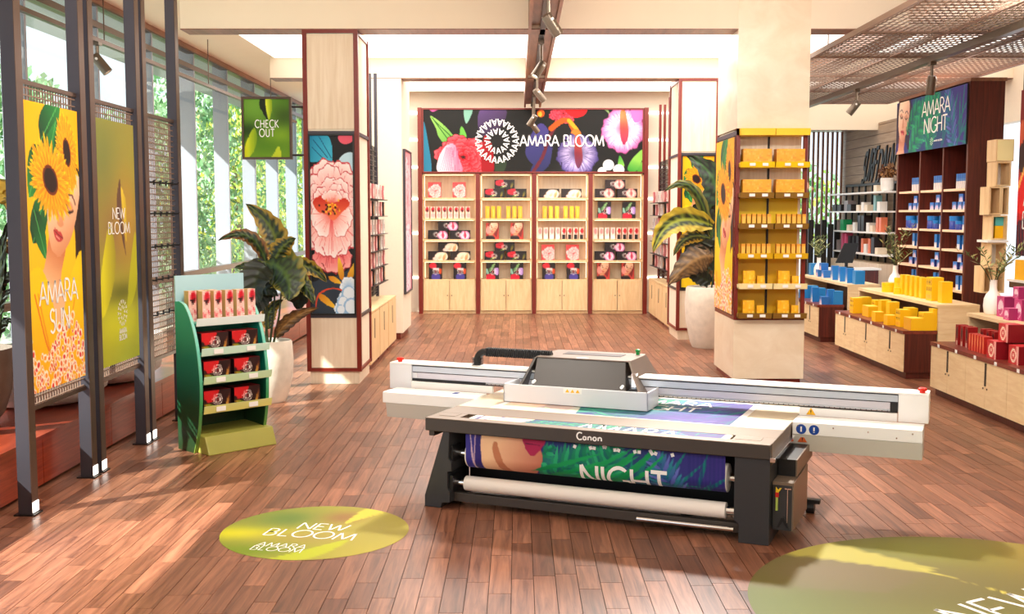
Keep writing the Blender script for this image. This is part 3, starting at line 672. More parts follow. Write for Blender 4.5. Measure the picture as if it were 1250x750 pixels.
def art_peony(Wd, Hd, res):
    k = Wd / 72.; c = Cv(Wd, Hd, res, (26, 26, 28)); L = lambda p: [(x * k, y * k) for x, y in p]
    c.poly(L(spl([(0, 0), (30, 0), (38, 22), (34, 46), (22, 34), (0, 34)])), lg((20, 130, 170), (60, 170, 200), (0, 0), (30 * k, 20 * k)))
    for a, b in (((6, 6), (30, 30)), ((4, 16), (26, 34)), ((16, 2), (36, 30))): c.line(L([a, b]), 1.2 * k, (10, 80, 120))
    c.poly(L(spl([(50, 0), (72, 0), (72, 8), (60, 12), (50, 8)])), (228, 90, 110)); c.poly(L(spl([(0, 46), (14, 38), (12, 52), (0, 64)])), (244, 190, 190))
    c.poly(L(spl([(48, 34), (60, 24), (74, 26), (74, 58), (60, 56), (54, 44)])), (190, 222, 236)); c.poly(L(spl([(44, 40), (56, 46), (50, 58), (40, 54)])), (30, 30, 34))
    q = np.random.RandomState(6); W_, P_, D_ = (255, 238, 234), (248, 176, 170), (204, 70, 78)
    c.poly(L([(-2, 172), (14, 178), (24, 196), (74, 176), (74, 242), (-2, 242)]), (46, 56, 68)); c.poly(L(spl([(0, 178), (16, 172), (14, 192), (0, 196)])), (18, 20, 22))
    for a in (1.2, 1.95, 1.57): fan(c, 36 * k, 128 * k, a, 56 * k, .42, (190, 40, 48), (232, 92, 96), (250, 176, 168), q, 1., (160, 40, 50), 14)
    peony(c, 35 * k, 98 * k, 62 * k, W_, P_, D_, None, 3, 1.0)
    for a in (.15, 3.0, .7, 2.45, 1.2, 1.95, 1.57): fan(c, (35 + 6 * math.cos(a)) * k, 108 * k, a, 50 * k, .42, (226, 60, 62), (250, 180, 172), W_, q, 1.1, (206, 84, 88), 10)
    for a in (.3, 2.85, .9, 2.25): fan(c, 35 * k, 104 * k, a, 36 * k, .5, (232, 84, 74), (252, 196, 188), (255, 244, 240), q, 1., (214, 104, 100), 8)
    c.poly(L(spl([(4, 88), (20, 80), (38, 88), (58, 84), (66, 92), (52, 104), (38, 114), (26, 106), (12, 102)])), lg((196, 40, 24), (244, 120, 76), (0, 82 * k), (0, 112 * k)))
    for a in (-1.1, -2.0, -1.57): fan(c, 36 * k, 92 * k, a, 24 * k, .6, (230, 70, 50), (250, 190, 180), W_, q, .8, (210, 90, 90), 6)
    for i in range(56): c.ell((35 + q.randn() * 8) * k, (97 + q.randn() * 5) * k, 1.6 * k, 1.6 * k, ((250, 190, 40), (60, 20, 10), (236, 120, 20))[i % 3])
    for p, q_, w_ in (((52, 196), (46, 162), 5), ((60, 200), (76, 168), 5), ((10, 214), (42, 234), 5), ((28, 190), (52, 200), 4)): c.leafs(L([p])[0], L([q_])[0], w_ * k, (200, 120, 20), (250, 206, 60))
    for x, y, r in ((62, 204, 14), (54, 222, 11), (68, 226, 14), (46, 234, 9), (62, 238, 10)):
        for a in np.arange(0, 6.2, 1.05): fan(c, x * k, y * k, a, r * k, .6, (150, 190, 226), (206, 224, 242), (246, 250, 252), q, 1., (130, 170, 210), 3)
    c.line(L(spl([(6, 232), (12, 214), (34, 206), (56, 210)], 5, False)), 2.2 * k, (214, 70, 40))
    for x, y, r in ((62, 214, 12), (52, 226, 10), (66, 232, 13), (48, 236, 8)): c.ell(x * k, y * k, r * k, r * k, (150, 190, 226)); c.ell((x + 1) * k, (y - 1) * k, r * .8 * k, r * .75 * k, (228, 238, 248))
    return c
def art_banner(res):
    c = Cv(515, 150, res, (20, 20, 18)); P = lambda x, y: ((x - 512) / 274. * 515, (y - 134) / 78. * 150)
    Q = lambda p: [P(*k) for k in p]
    c.poly(Q(spl([(520, 133), (532, 133), (524, 137)])), (220, 90, 160)); c.poly(Q(spl([(512, 150), (518, 175), (522, 212), (510, 212)])), (40, 120, 150))
    c.poly(Q(spl([(521, 142), (536, 152), (548, 165), (553, 177), (540, 178), (531, 168), (528, 158)])), lg((150, 196, 90), (90, 150, 60), P(521, 140), P(550, 180)))
    for a, b in (((523, 144), (546, 176)), ((526, 148), (551, 172))): c.line(Q([a, b]), 2.2, (40, 90, 30))
    c.poly(Q(spl([(563, 134), (574, 134), (566, 152)])), (120, 170, 150)); c.poly(Q(spl([(560, 155), (566, 166), (564, 170), (557, 168)])), (96, 170, 60))
    c.poly(Q(spl([(584, 134), (612, 132), (616, 142), (606, 160), (590, 168), (581, 158)])), lg((84, 60, 110), (50, 36, 60), P(584, 134), P(600, 166)))
    x, y = P(562, 190); peony(c, x, y + 8, 62, (255, 96, 104), (206, 14, 30), (84, 0, 10), None, 2, .8)
    c.poly(Q(spl([(531, 213), (531, 196), (540, 180), (551, 178), (556, 194), (560, 213)])), lg((252, 226, 232), (236, 96, 130), P(532, 196), P(562, 190)))
    for i in range(10): c.line(Q([(533 + i * 2.6, 211), (541 + i * 1.6, 182)]), 1.6, (226, 60, 100), .6)
    c.poly(Q(spl([(588, 168), (598, 180), (600, 212), (585, 213)])), (150, 8, 22)); c.poly(Q(spl([(604, 196), (616, 200), (612, 213), (602, 213)])), (44, 60, 40))
    # iris and stems in the middle
    for p in ([(645, 170), (657, 152), (668, 160), (666, 190), (652, 204), (640, 190)], [(655, 195), (672, 176), (671, 200), (660, 213), (646, 213)]): c.poly(Q(spl(p)), lg((70, 60, 130), (40, 44, 90), P(650, 150), P(665, 210)))
    c.line(Q(spl([(650, 212), (662, 192), (668, 172), (676, 158)], 5, False)), 8, (96, 30, 44)); c.ell(*P(659, 139), 9, 9, (226, 90, 20)); c.ell(*P(658, 140), 5, 6, (250, 190, 60))
    peony(c, *P(687, 139), 30, (246, 90, 110), (226, 30, 50), (150, 10, 24), None, 5, .8); c.poly(Q(spl([(690, 134), (716, 132), (712, 142), (698, 143)])), (226, 16, 24))
    c.line(Q(spl([(672, 158), (684, 149), (694, 148), (700, 158), (706, 168)], 6, False)), 13, (206, 84, 20)); c.line(Q(spl([(694, 148), (703, 158), (707, 166)], 5, False)), 9, (246, 160, 30)); c.ell(*P(703, 165), 12, 12, (246, 120, 40))
    x, y = P(705, 191); iris(c, x, y, 48, (66, 54, 116), (188, 174, 214), ((200, 60, 40), (70, 16, 50)), 4, False)
    x, y = P(762, 160); iris(c, x, y, 50, (206, 90, 160), (255, 244, 250), ((246, 120, 50), (150, 10, 60)), 9, False)
    c.poly(Q(spl([(772, 133), (788, 133), (786, 146), (776, 150)])), (230, 110, 180))
    for p in ([(758, 192), (764, 205), (756, 208)], [(768, 210), (774, 196), (788, 184), (784, 204), (778, 212)], [(780, 212), (786, 200), (790, 196), (788, 213)]): c.poly(Q(spl(p)), lg((60, 150, 50), (140, 200, 80), P(*p[0]), P(*p[1])))
    for x, y, r in ((744, 204, 13), (757, 210, 13), (736, 212, 10)): c.ell(*P(x, y), r, r, (250, 250, 248))
    c.poly(Q([(738, 134), (746, 141), (743, 134)]), (120, 150, 90))
    return c
def art_night(Wd, Hd, res, seed=2, s=1.):
    c = Cv(Wd, Hd, res, lg((44, 46, 120), (60, 44, 130), (0, 0), (Wd, Hd)))
    g = [(10, 120, 84), (20, 150, 96), (8, 96, 90)]
    c.glow(Wd * .55, Hd * .5, Wd * .25, Hd * .6, (14, 96, 100), 1., .7)
    q = np.random.RandomState(seed)
    for i in range(26):
        x = Wd * (.25 + .75 * q.rand()); a = -1.2 + .5 * q.randn(); l = Hd * (.5 + .6 * q.rand()); y = Hd * (.5 + .7 * q.rand())
        c.petal(x, y, a, l, Hd * .012 * s + .6, (14, 90, 110), (20, 140, 120))
    frond(c, Wd * .22, Hd * 1.02, Wd * .52, Hd * .08, Hd * .52, g, 22, Hd * .014 * s + .8, 1)
    frond(c, Wd * .50, Hd * 1.05, Wd * .60, -Hd * .05, Hd * .5, g, 20, Hd * .012 * s + .8, 2)
    frond(c, Wd * .86, Hd * 1.1, Wd * .74, 0, Hd * .4, [(40, 90, 140), (24, 110, 130), (80, 90, 170)], 16, Hd * .01 * s + .7, 3)
    face(c, Wd * .115, Hd * .36, Hd * .40, .18, skin=(236, 178, 146), shade=(190, 116, 92), hair=(46, 32, 60), lips=(186, 50, 66))
    frond(c, Wd * .17, Hd * .62, Wd * .36, Hd * .10, Hd * .3, g, 12, Hd * .012 * s + .7, 6)
    return c
def art_red(Wd, Hd, res):
    c = Cv(Wd, Hd, res, lg((130, 16, 14), (200, 20, 24), (0, 0), (0, Hd)))
    c.poly(spl([(0, 44), (30, 46), (60, 60), (90, 60), (Wd, 50), (Wd, 120), (40, 130), (0, 96)]), lg((220, 96, 50), (170, 30, 24), (0, 44), (40, 120)))
    c.poly(spl([(0, 78), (18, 66), (50, 84), (70, 120), (40, 130), (0, 100)]), (50, 14, 16)); c.poly(spl([(0, 120), (30, 100), (60, 130), (30, 160), (0, 158)]), (226, 24, 26))
    c.poly(spl([(0, 178), (24, 168), (60, 190), (50, 216), (0, 214)]), (44, 10, 40)); c.line([(0, 130), (22, 96)], 5, (250, 190, 90))
    for i in range(12): c.line([(i * 8, 150), (i * 9 + 10, 214)], 2, (240, 40, 40), .5)
    return c

# ---- the four square display columns
def framed_column(x0, y0, depth, cv, lb, plb, side):
    """pale column wrapped in an oxblood frame, print in the middle of the front"""
    wd = .72; t = thing('display_column', lb, 'column', (x0, y0, 0))
    B(.03, wd - .03, .03, depth - .03, 0, .17).build('plinth', M['palewood'], t)
    B(.02, wd - .02, .02, depth - .02, .17, SOF - .001).build('column_core', M['cream'], t)
    B(.02, wd - .02, .46 if y0 > 16 else .44, depth - .02, SOF - .0005, CEIL - .022).build('column_head', M['cream'], t)
    B(-.002, wd + .002, -.003, .05, SOF - .045, SOF - .002).build('head_rail', M['redframe'], t)
    B(.05, wd - .05, .005, .018, .22, .92).build('lower_panel', M['palewood'], t)
    B(.05, wd - .05, .005, .018, 3.42, 4.66).build('upper_panel', M['palewood'], t)
    f = MB()
    for x in (-.008, wd - .052):
        for y in (-.004, depth - .056): f.box(x, x + .06, y, y + .06, .17, SOF)
    for z in (.17, SOF - .045): f.box(.05, wd - .05, 0, .045, z, z + .045).box(.0, .045, .05, depth - .05, z, z + .045).box(wd - .045, wd, .05, depth - .05, z, z + .045)
    f.build('red_frame', M['redframe'], t)
    for z in (.90, 3.34):
        B(.05, wd - .05, -.004, .04, z, z + .055).build('cross_rail', M['slate'], t); B(wd - .044, wd + .004, .05, depth - .05, z, z + .045).build('cross_rail', M['slate'], t); B(-.004, .044, .05, depth - .05, z, z + .045).build('cross_rail', M['slate'], t)
    poster('floral_print', cv, (x0 + .075, y0 - .006, 3.335), (wd - .15, 0, 0), (0, 0, -2.375), plb, 'poster', thick=.02, edge=M['black'], frame=M['black'], fw=.022)
    return t
framed_column(-2.84, 14.73, 1.07, art_peony(72, 240, 1.35), 'square pale column with oxblood frame behind the tall green plant', 'tall peony poster on the red-framed column left of centre', 1)
framed_column(2.90, 19.96, 1.2, art_sunfaces(72, 240, 1.0, False), 'square pale column with oxblood frame behind the right hand plant', 'sunflower and face poster on the far red-framed column, half hidden by leaves', -1)

cl = thing('plaster_column', 'cream column behind the hanging product rack on the left', 'column', (-2.95, 20.0, 0))
B(0, .85, -.004, 1.5, .12, SOF - .001).build('column_core', M['cream'], cl); B(0, .85, .47, 1.5, SOF - .0005, CEIL - .022).build('column_head', M['cream'], cl); B(.03, .80, .05, 1.45, 0, .12).build('plinth', M['mahog'], cl)
sp = Cv(110, 260, .5, (236, 150, 160)); peony(sp, 55, 90, 60, (255, 220, 226), (240, 150, 160), (210, 90, 110), None, 2, 1.2); peony(sp, 50, 200, 55, (250, 236, 240), (226, 190, 214), (170, 110, 150), None, 6, 1.2)
poster('floral_print', sp, (-2.07, 20.2, 3.45), (0, 1.15, 0), (0, 0, -2.6), 'narrow pink poster seen edge on beside the far left shelves', 'poster', frame=M['slate'], thick=.025)

# yellow shelf column
yc = thing('shelf_column', 'broad cream column carrying the yellow product trays', 'column', (2.91, 14.73, 0))
B(.03, .92, .03, 1.38, 0, .07).build('plinth', M['redframe'], yc)
B(0, .955, 0, 1.42, .07, .87).build('column_base', M['stonecol'], yc, bevel=.004)
B(.02, .935, .27, 1.40, .87, 3.42).build('column_core', M['cream'], yc)
B(0, .955, 0, 1.42, 3.43, SOF - .001).build('column_head', M['stonecol'], yc); B(0, .955, -.006, -.001, 3.43, CEIL - .001).build('column_facing', M['stonecol'], yc); B(0, .955, .44, 1.42, SOF - .0005, CEIL - .022).build('column_head', M['stonecol'], yc)
f = MB()
for x, y in ((0, 0), (0, 1.37), (.90, 0), (.90, 1.37)): f.box(x, x + .05, y, y + .05, .87, 3.43)
f.box(0, .955, 0, .045, 3.40, 3.43).box(0, .05, .05, 1.37, .87, .92).box(.05, .9, 0, .05, .87, .895)
f.build('red_frame', M['redframe'], yc)
B(-.003, .05, .0, 1.42, 3.34, 3.40).build('cross_rail', M['slate'], yc)
YEL = mat('yellow_board', (250, 206, 14), .45); MUST = mat('mustard_board', (228, 178, 16), .45); OLV = mat('olive_gold_board', (138, 100, 34), .45); PALEY = mat('pale_yellow_board', (255, 238, 176), .45)
rowz = [2.91, 2.507, 2.097, 1.70, 1.296, .90]; zz = [3.34] + rowz
for i in range(6):
    m_ = (M['palewood'], M['palewood'], YEL, MUST, MUST, MUST)[i]
    for x0, x1 in ((.055, .47), (.50, .895)): B(x0, x1, .255, .268, zz[i + 1] + .01, zz[i] - .0).build('back_panel', m_, yc)
B(.475, .495, .22, .268, .87, 3.4).build('slotted_upright', M['darksteel'], yc)
cp = Cv(132, 236, .8, (0, 0, 0)); cp = art_sunfaces(132, 245, .75)
poster('floral_print', cp, (2.890, 16.10, 3.32), (0, -1.32, 0), (0, 0, -2.38), 'tall sunflower poster on the side of the yellow product column', 'poster', thick=.015, edge=M['redframe'])
TROW = ['top', 'second', 'third', 'fourth', 'fifth', 'bottom']
tm = {}
for i, z in enumerate([3.335] + rowz):
    for s, x in enumerate((.035, .50)):
        wdt = .455; m_ = (YEL, YEL, OLV, OLV, MUST, PALEY, OLV)[i]
        lb = ('yellow canopy board above the yellow products, %s half' if i == 0 else 'shelf tray, %s row of the yellow product column, %%s side' % TROW[i - 1]) % ('left', 'right')[s]
        t = thing('shelf_tray', lb, 'shelf', (2.91 + x, 14.62, z), group='trays on the yellow column')
        if i == 0: MB().box(0, wdt, 0, .36, .0, .09).build('canopy', m_, t); continue
        MB().box(0, wdt, .0, .36, 0, .012).build('tray_floor', m_, t)
        MB().prism([(0, 0), (.008, 0), (-.012, .075), (-.02, .075)], 0, wdt, 'x').build('front_lip', m_, t)
        for xe in (0, wdt - .006): MB().prism([(0, 0), (.34, 0), (.34, .03), (-.02, .075)], xe, xe + .006, 'x').build('side_lip', m_, t)
        for xp in (.12, .29): B(xp, xp + .075, -.022, -.012, .02, .058).build('price_tag', M['white'], t)

# ---- product boxes: one card mesh with print on front (and a plain tint elsewhere)
def pbox(name, w, h, d, cv, side, nx=10, ny=10, top=None):
    """origin at the middle of the base, front towards -y"""
    c = linarr(cv.sample()) if cv is not None else None
    mb = MB(); x, y = w / 2, d / 2; sd = lin(side); tp = lin(top) if top else sd
    mb.add([(x, -y, 0), (x, y, 0), (x, y, h), (x, -y, h)], [(0, 1, 2, 3)], sd).add([(-x, -y, 0), (-x, -y, h), (-x, y, h), (-x, y, 0)], [(0, 1, 2, 3)], sd)
    mb.add([(-x, y, 0), (-x, y, h), (x, y, h), (x, y, 0)], [(0, 1, 2, 3)], sd).add([(-x, -y, h), (x, -y, h), (x, y, h), (-x, y, h)], [(0, 1, 2, 3)], tp).add([(-x, -y, 0), (-x, y, 0), (x, y, 0), (x, -y, 0)], [(0, 1, 2, 3)], sd)
    if c is None: mb.add([(-x, -y, 0), (x, -y, 0), (x, -y, h), (-x, -y, h)], [(0, 1, 2, 3)], sd)
    else:
        H_, W_ = c.shape[:2]
        for j in range(ny):
            for i in range(nx):
                u0, u1, v0, v1 = i / nx, (i + 1) / nx, j / ny, (j + 1) / ny
                col = tuple(c[int(v0 * H_):max(int(v0 * H_) + 1, int(v1 * H_)), int(u0 * W_):max(int(u0 * W_) + 1, int(u1 * W_))].mean((0, 1)))
                mb.add([(-x + w * u0, -y, h * (1 - v1)), (-x + w * u1, -y, h * (1 - v1)), (-x + w * u1, -y, h * (1 - v0)), (-x + w * u0, -y, h * (1 - v0))], [(0, 1, 2, 3)], col)
    return mb.mesh(name, M['print'], fix=False)
def item(name, mesh, loc, rz, label, cat, group):
    o = put(name, mesh, None, loc, (0, 0, rz)); return tag(o, label, cat, group)
# products of the yellow column
q_ = np.random.RandomState(5)
def art_speck(w, h, base, spots, n=60, r=.05, seed=1):
    q = np.random.RandomState(seed); c = Cv(w, h, 24, base)
    for i in range(n): c.ell(q.rand() * w, q.rand() * h, r, r * .7, spots[i % len(spots)], q.rand() * 3)
    return c
A_y = art_speck(2, 1, (240, 170, 40), [(250, 214, 110), (226, 130, 30), (246, 190, 60)], 110, .05)
A_y2 = Cv(1, 4, 10, lg((236, 150, 30), (250, 200, 60), (0, 0), (0, 4))); A_y2.line([(.5, .6), (.5, 3.2)], .3, (255, 224, 130))
A_y3 = art_speck(1, 1.4, (250, 186, 20), [(240, 150, 20), (255, 216, 90)], 40, .08)
m_big = pbox('yellow_box', .375, .235, .16, A_y, (232, 160, 20), 16, 9, (246, 196, 50)); m_slim = pbox('slim_carton', .048, .185, .07, A_y2, (206, 120, 16), 2, 6, (250, 200, 70))
m_tall = pbox('yellow_box', .15, .23, .1, A_y3, (226, 160, 10), 6, 8); m_small = pbox('yellow_box', .095, .16, .08, A_y3, (226, 160, 10), 4, 6)
for i, z in enumerate(rowz):
    for s, x in enumerate((.035, .50)):
        side = ('left', 'right')[s]; zb = z + .0125
        if i < 2: item('yellow_box', m_big, (2.91 + x + (.235 if s == 0 else .21), 14.745, zb), 0, 'wide orange-yellow speckled box, %s half of the %s yellow tray row' % (side, TROW[i]), 'box', 'wide yellow boxes')
        elif i < 4:
            for k in range(6): item('slim_carton', m_slim, (2.91 + x + .065 + k * .068, 14.70, zb), 0, 'slim orange carton, %s from the left in the %s tray of the %s yellow row' % (ORDN[k], side, TROW[i]), 'carton', 'slim orange cartons')
        else:
            item('yellow_box', m_tall, (2.91 + x + .15, 14.72, zb), 0, 'taller golden box, %s tray of the %s yellow row' % (side, TROW[i]), 'box', 'golden boxes low on the yellow column')
            item('yellow_box', m_small, (2.91 + x + .31, 14.72, zb), 0, 'smaller golden box right of the taller one, %s tray, %s yellow row' % (side, TROW[i]), 'box', 'golden boxes low on the yellow column')

# ================================================================ BACK SHELVES
YB = 25.25
bx = lambda px: XatY(px, YB)
BAN0, BAN1 = bx(513.5), bx(787.5)
ORD = ['leftmost', 'second', 'third', 'rightmost']; SH = ['top shelf', 'second shelf', 'third shelf', 'fourth shelf', 'bottom shelf']
shz = [ZatY(y, YB) for y in (241.5, 266.8, 292.3, 318, 341.3)]; ztop = ZatY(212, YB)
seps = [bx(513.5), bx(583.5), bx(652), bx(720.5), bx(787.5)]
sh_art = {}
for b in range(4):
    x0, x1 = seps[b] + .049, seps[b + 1] - .049; w = x1 - x0
    t = thing('shelf_unit', '%s of the four lit maple shelf bays under the long floral banner' % ORD[b], 'shelf unit', (x0, YB, 0), group='lit shelf bays on the back wall')
    B(0, w, .40, .44, 0, ztop).build('back_panel', M['palewood'], t)
    for x in (0, w - .02): B(x, x + .02, .02, .4, 0, ztop).build('side_panel', M['maple'], t)
    B(.0, w, .02, .4, ztop - .03, ztop).build('top_panel', M['maple'], t)
    for z in shz[:4]:
        B(.0, w, .0, .40, z - .045, z).build('shelf', M['maple'], t)
    for k in range(5):
        zt = (ztop - .03) if k == 0 else shz[k - 1] - .045; zb = shz[k]
        for x in (.022, w - .030): B(x, x + .008, .30, .312, zb + .02, zt - .01).build('led_strip', M['led'], t)
        B(.05, w - .05, .05, .07, zt - .008, zt - .001).build('led_strip', M['led'], t)
    B(0, w, .02, .4, shz[4] - .03, shz[4]).build('counter_top', M['maple'], t)
    B(.0, w, .04, .38, 0, .06).build('plinth', M['maple'], t)
    for s in (0, 1):
        d = B(.012 + s * (w / 2 - .006), .012 + s * (w / 2 - .006) + w / 2 - .018, .0, .02, .07, shz[4] - .035).build('door', M['maple'], t)
    for s in (0, 1):
        dd = [c for c in t.children if c.name.startswith('door')][s]
        MB().tube([(w / 2 + (s * 2 - 1) * .05, 0, .42), (w / 2 + (s * 2 - 1) * .05, -.018, .42)], .013, 8).build('lock', M['bronze'], dd)
for i, x in enumerate(seps):
    o = B(x - .047, x + .047, YB - .06, YB + .46, 0, (SOF - .02 if i in (0, 4) else ztop)).build('shelf_divider', M['redframe'])
    tag(o, ('tall oxblood post at the left end of the back shelves', 'oxblood upright between the leftmost and second back bays', 'oxblood upright between the second and third back bays', 'oxblood upright between the third and rightmost back bays', 'tall oxblood post at the right end of the back shelves')[i], 'post', 'oxblood uprights of the back shelves')
zb1 = ZatY(134, YB); zb0 = ztop + .045
cvb = art_banner(.74)
bn = poster('floral_banner', cvb, (BAN0 + .085, YB - .01, zb1), (BAN1 - BAN0 - .17, 0, 0), (0, 0, zb0 - zb1), 'long black floral banner with white round emblem over the back shelves', 'banner', thick=.3, frame=M['redframe'], fw=.035)
ox, oz = BAN0 + .085, zb1
pm = lambda x, y: (x - ox, -.012, y - oz)
lettering('lettering', [('AMARA BLOOM', bx(685.5), ZatY(178.5, YB), .245)], pm, M['ltext'], bn, .006, w=.13, track=.06, sx=.93)
logo_mesh(pm, bx(607), ZatY(172.5, YB), .50, material=M['ltext'], parent=bn, th=.006, w=.17)

RD = (190, 24, 40); BK = (24, 16, 20); PK = (250, 190, 190)
def A_(w, h, bg): return Cv(w, h, 16, bg)
a1 = A_(1, 1.2, (214, 70, 70)); peony(a1, .55, .65, .5, (255, 226, 222), (244, 160, 156), (196, 50, 56), None, 2); 
a2 = A_(.5, 1.3, (250, 214, 196)); a2.ell(.25, .3, .2, .26, (200, 24, 44)); a2.poly([(.1, .35), (.4, .35), (.3, .62)], (40, 16, 16)); a2.ell(.25, .95, .2, .25, (250, 170, 170))
a2b = A_(.5, 1.3, (246, 220, 206)); a2b.ell(.25, .4, .16, .3, (246, 150, 150)); a2b.ell(.25, 1.0, .2, .2, (252, 240, 230))
a2c = A_(.5, 1.3, (250, 214, 196)); a2c.ell(.28, .35, .18, .28, (196, 16, 30)); a2c.poly([(.05, .7), (.45, .7), (.45, 1.3), (.05, 1.3)], (20, 14, 16))
a3 = A_(2, 1, BK); iris(a3, 1.45, .55, .5, (226, 110, 170), (255, 230, 240), ((220, 20, 60), (200, 40, 90)), 2, False); ring(a3, .8, .45, .28)
a4 = A_(2, 1, (28, 14, 14)); a4.ell(1.3, .55, .65, .5, (250, 224, 200)); a4.petal(1.0, .9, -1.0, .8, .12, (240, 160, 120), (255, 236, 210)); a4.petal(1.5, 1., -1.3, .9, .14, (220, 110, 60), (250, 214, 160)); a4.ell(.75, .8, .3, .2, (246, 206, 190))
a5 = A_(2, 1, BK); peony(a5, .5, .3, .42, (230, 40, 60), (190, 16, 40), (110, 6, 20), None, 1, .8); a5.leafs((.5, .9), (1.2, .6), .08, (60, 110, 40), (210, 190, 60)); a5.leafs((1.8, .2), (1.6, .95), .09, (40, 60, 20), (200, 160, 50)); ring(a5, .95, .5, .3)
a6 = A_(1, 1.2, BK); a6.ell(.3, .2, .3, .2, (220, 40, 60)); a6.petal(.2, .4, .1, .7, .1, (250, 190, 190), (255, 230, 230)); a6.ell(.5, 1.0, .35, .25, (70, 60, 150)); a6.ell(.85, .6, .12, .2, (230, 80, 30)); ring(a6, .5, .62, .26)
a7 = A_(1, 1.2, BK); a7.leafs((.2, .6), (.7, .02), .12, (60, 120, 60), (160, 210, 130)); a7.leafs((.0, .4), (.2, 1.), .1, (160, 210, 190), (90, 150, 130)); a7.ell(.3, 1.05, .4, .25, (196, 20, 50)); a7.ell(.8, .6, .18, .3, (190, 150, 220)); ring(a7, .52, .62, .26)
a8 = A_(1, 1.2, (190, 60, 50)); face(a8, .52, .35, .42, .3, hair=(120, 30, 30)); a8.ell(.3, 1.1, .4, .2, (30, 16, 22)); a8.ell(.15, .5, .15, .3, (240, 150, 140))
a9 = A_(.4, 1.3, lg((250, 196, 40), (240, 160, 20), (0, 0), (0, 1.3))); a9.line([(.2, .3), (.2, 1.1)], .08, (255, 226, 140))
a10 = A_(2, 1, (34, 16, 20)); iris(a10, 1.35, .5, .5, (244, 150, 140), (255, 214, 206), ((220, 60, 60), (190, 40, 60)), 3, False); ring(a10, .75, .45, .27)
mk = lambda n, w, h, d, a, s, nx=10, ny=10: pbox(n, w, h, d, a, s, nx, ny)
W1, H1 = .295, .355
PM = dict(
    pe=mk('gift_box', W1, H1, .16, a1, (206, 90, 90), 14, 16), bo=mk('slim_carton', .105, .27, .1, a2, (236, 190, 170), 6, 13), b2=mk('slim_carton', .105, .27, .1, a2b, (236, 190, 170), 6, 13), b3=mk('slim_carton', .105, .27, .1, a2c, (236, 180, 160), 6, 13),
    ir=mk('wide_box', .46, .205, .18, a3, BK, 20, 10), cr=mk('wide_box', .46, .205, .18, a4, BK, 20, 10), rd=mk('wide_box', .46, .205, .18, a5, BK, 20, 10), co=mk('wide_box', .46, .205, .18, a10, BK, 20, 10),
    ni=mk('gift_box', W1, H1 + .03, .16, a6, BK, 14, 16), gr=mk('gift_box', W1, H1 + .03, .16, a7, BK, 14, 16), fa=mk('gift_box', W1, H1 + .02, .16, a8, BK, 14, 16), tu=mk('slim_carton', .095, .28, .09, a9, (226, 150, 20), 4, 12))
DS = dict(pe='pink peony print box', bo='slim peach carton with crimson top', b2='slim pale pink carton', b3='slim carton with black foot', ir='black box with pink iris', cr='dark box with cream petals', rd='dark box with red peony and emblem', co='dark box with coral flower',
          ni='upright dark box with violet flowers', gr='upright dark box with green leaves', fa='upright face print box', tu='slim golden yellow carton')
CT = dict(bo='carton', b2='carton', b3='carton', tu='carton')
def place(k, b, s, u, lb2, zoff=0):
    x0, x1 = seps[b] + .045, seps[b + 1] - .045
    m_ = PM[k]; item(m_.name.split('.')[0], m_, (u if abs(u) > 0 else u, YB + .15, shz[s] + zoff + .0005), 0, '%s, %s, %s, %s bay' % (DS[k], lb2, SH[s], ORD[b]), CT.get(k, 'box'), '%s on the back shelves' % DS[k])
def pair(k, b, s, pa, pb): place(k, b, s, bx(pa), 'left one'); place(k, b, s, bx(pb), 'right one')
def pyr(k, b, s, c, two=False):
    place(k, b, s, bx(c) - .255, 'lower left'); place(k, b, s, bx(c) + .255, 'lower right')
    if not two: place(k, b, s, bx(c) - .02, 'on top of the pair', .206)
def row(ks, b, s, p0, p1):
    NN = ['first', 'second', 'third', 'fourth', 'fifth', 'sixth', 'seventh', 'eighth']; n = len(ks)
    for i, k in enumerate(ks): place(k, b, s, bx(p0 + (p1 - p0) * i / (n - 1)), NN[i] + ' from the left')
pair('pe', 0, 0, 530.5, 560.5); row(['bo'] * 8, 0, 1, 521, 571); pyr('ir', 0, 2, 548); pyr('cr', 0, 3, 548); pair('ni', 0, 4, 531, 561)
pyr('rd', 1, 0, 617); row(['tu'] * 3, 1, 1, 595, 609); PM_ = None
for i, p in enumerate((620.5, 628, 635)): place('tu', 1, 1, bx(p), ('fourth', 'fifth', 'sixth')[i] + ' from the left')
pair('fa', 1, 2, 601, 631); pyr('rd', 1, 3, 617); pair('gr', 1, 4, 601, 631)
pyr('cr', 2, 0, 684, True)
for i, p in enumerate((665, 672.5, 680, 690.5, 698, 705)): place('tu', 2, 1, bx(p), ('first', 'second', 'third', 'fourth', 'fifth', 'sixth')[i] + ' from the left')
row(['b2'] * 4 + ['b3'] * 4, 2, 2, 659, 710); pair('pe', 2, 3, 669, 699); pair('ni', 2, 4, 670, 700)
pyr('co', 3, 0, 752); pair('gr', 3, 1, 738, 768); row(['b2'] * 4 + ['b3'] * 4, 3, 2, 727, 777); pyr('ir', 3, 3, 752); pair('fa', 3, 4, 737, 767)

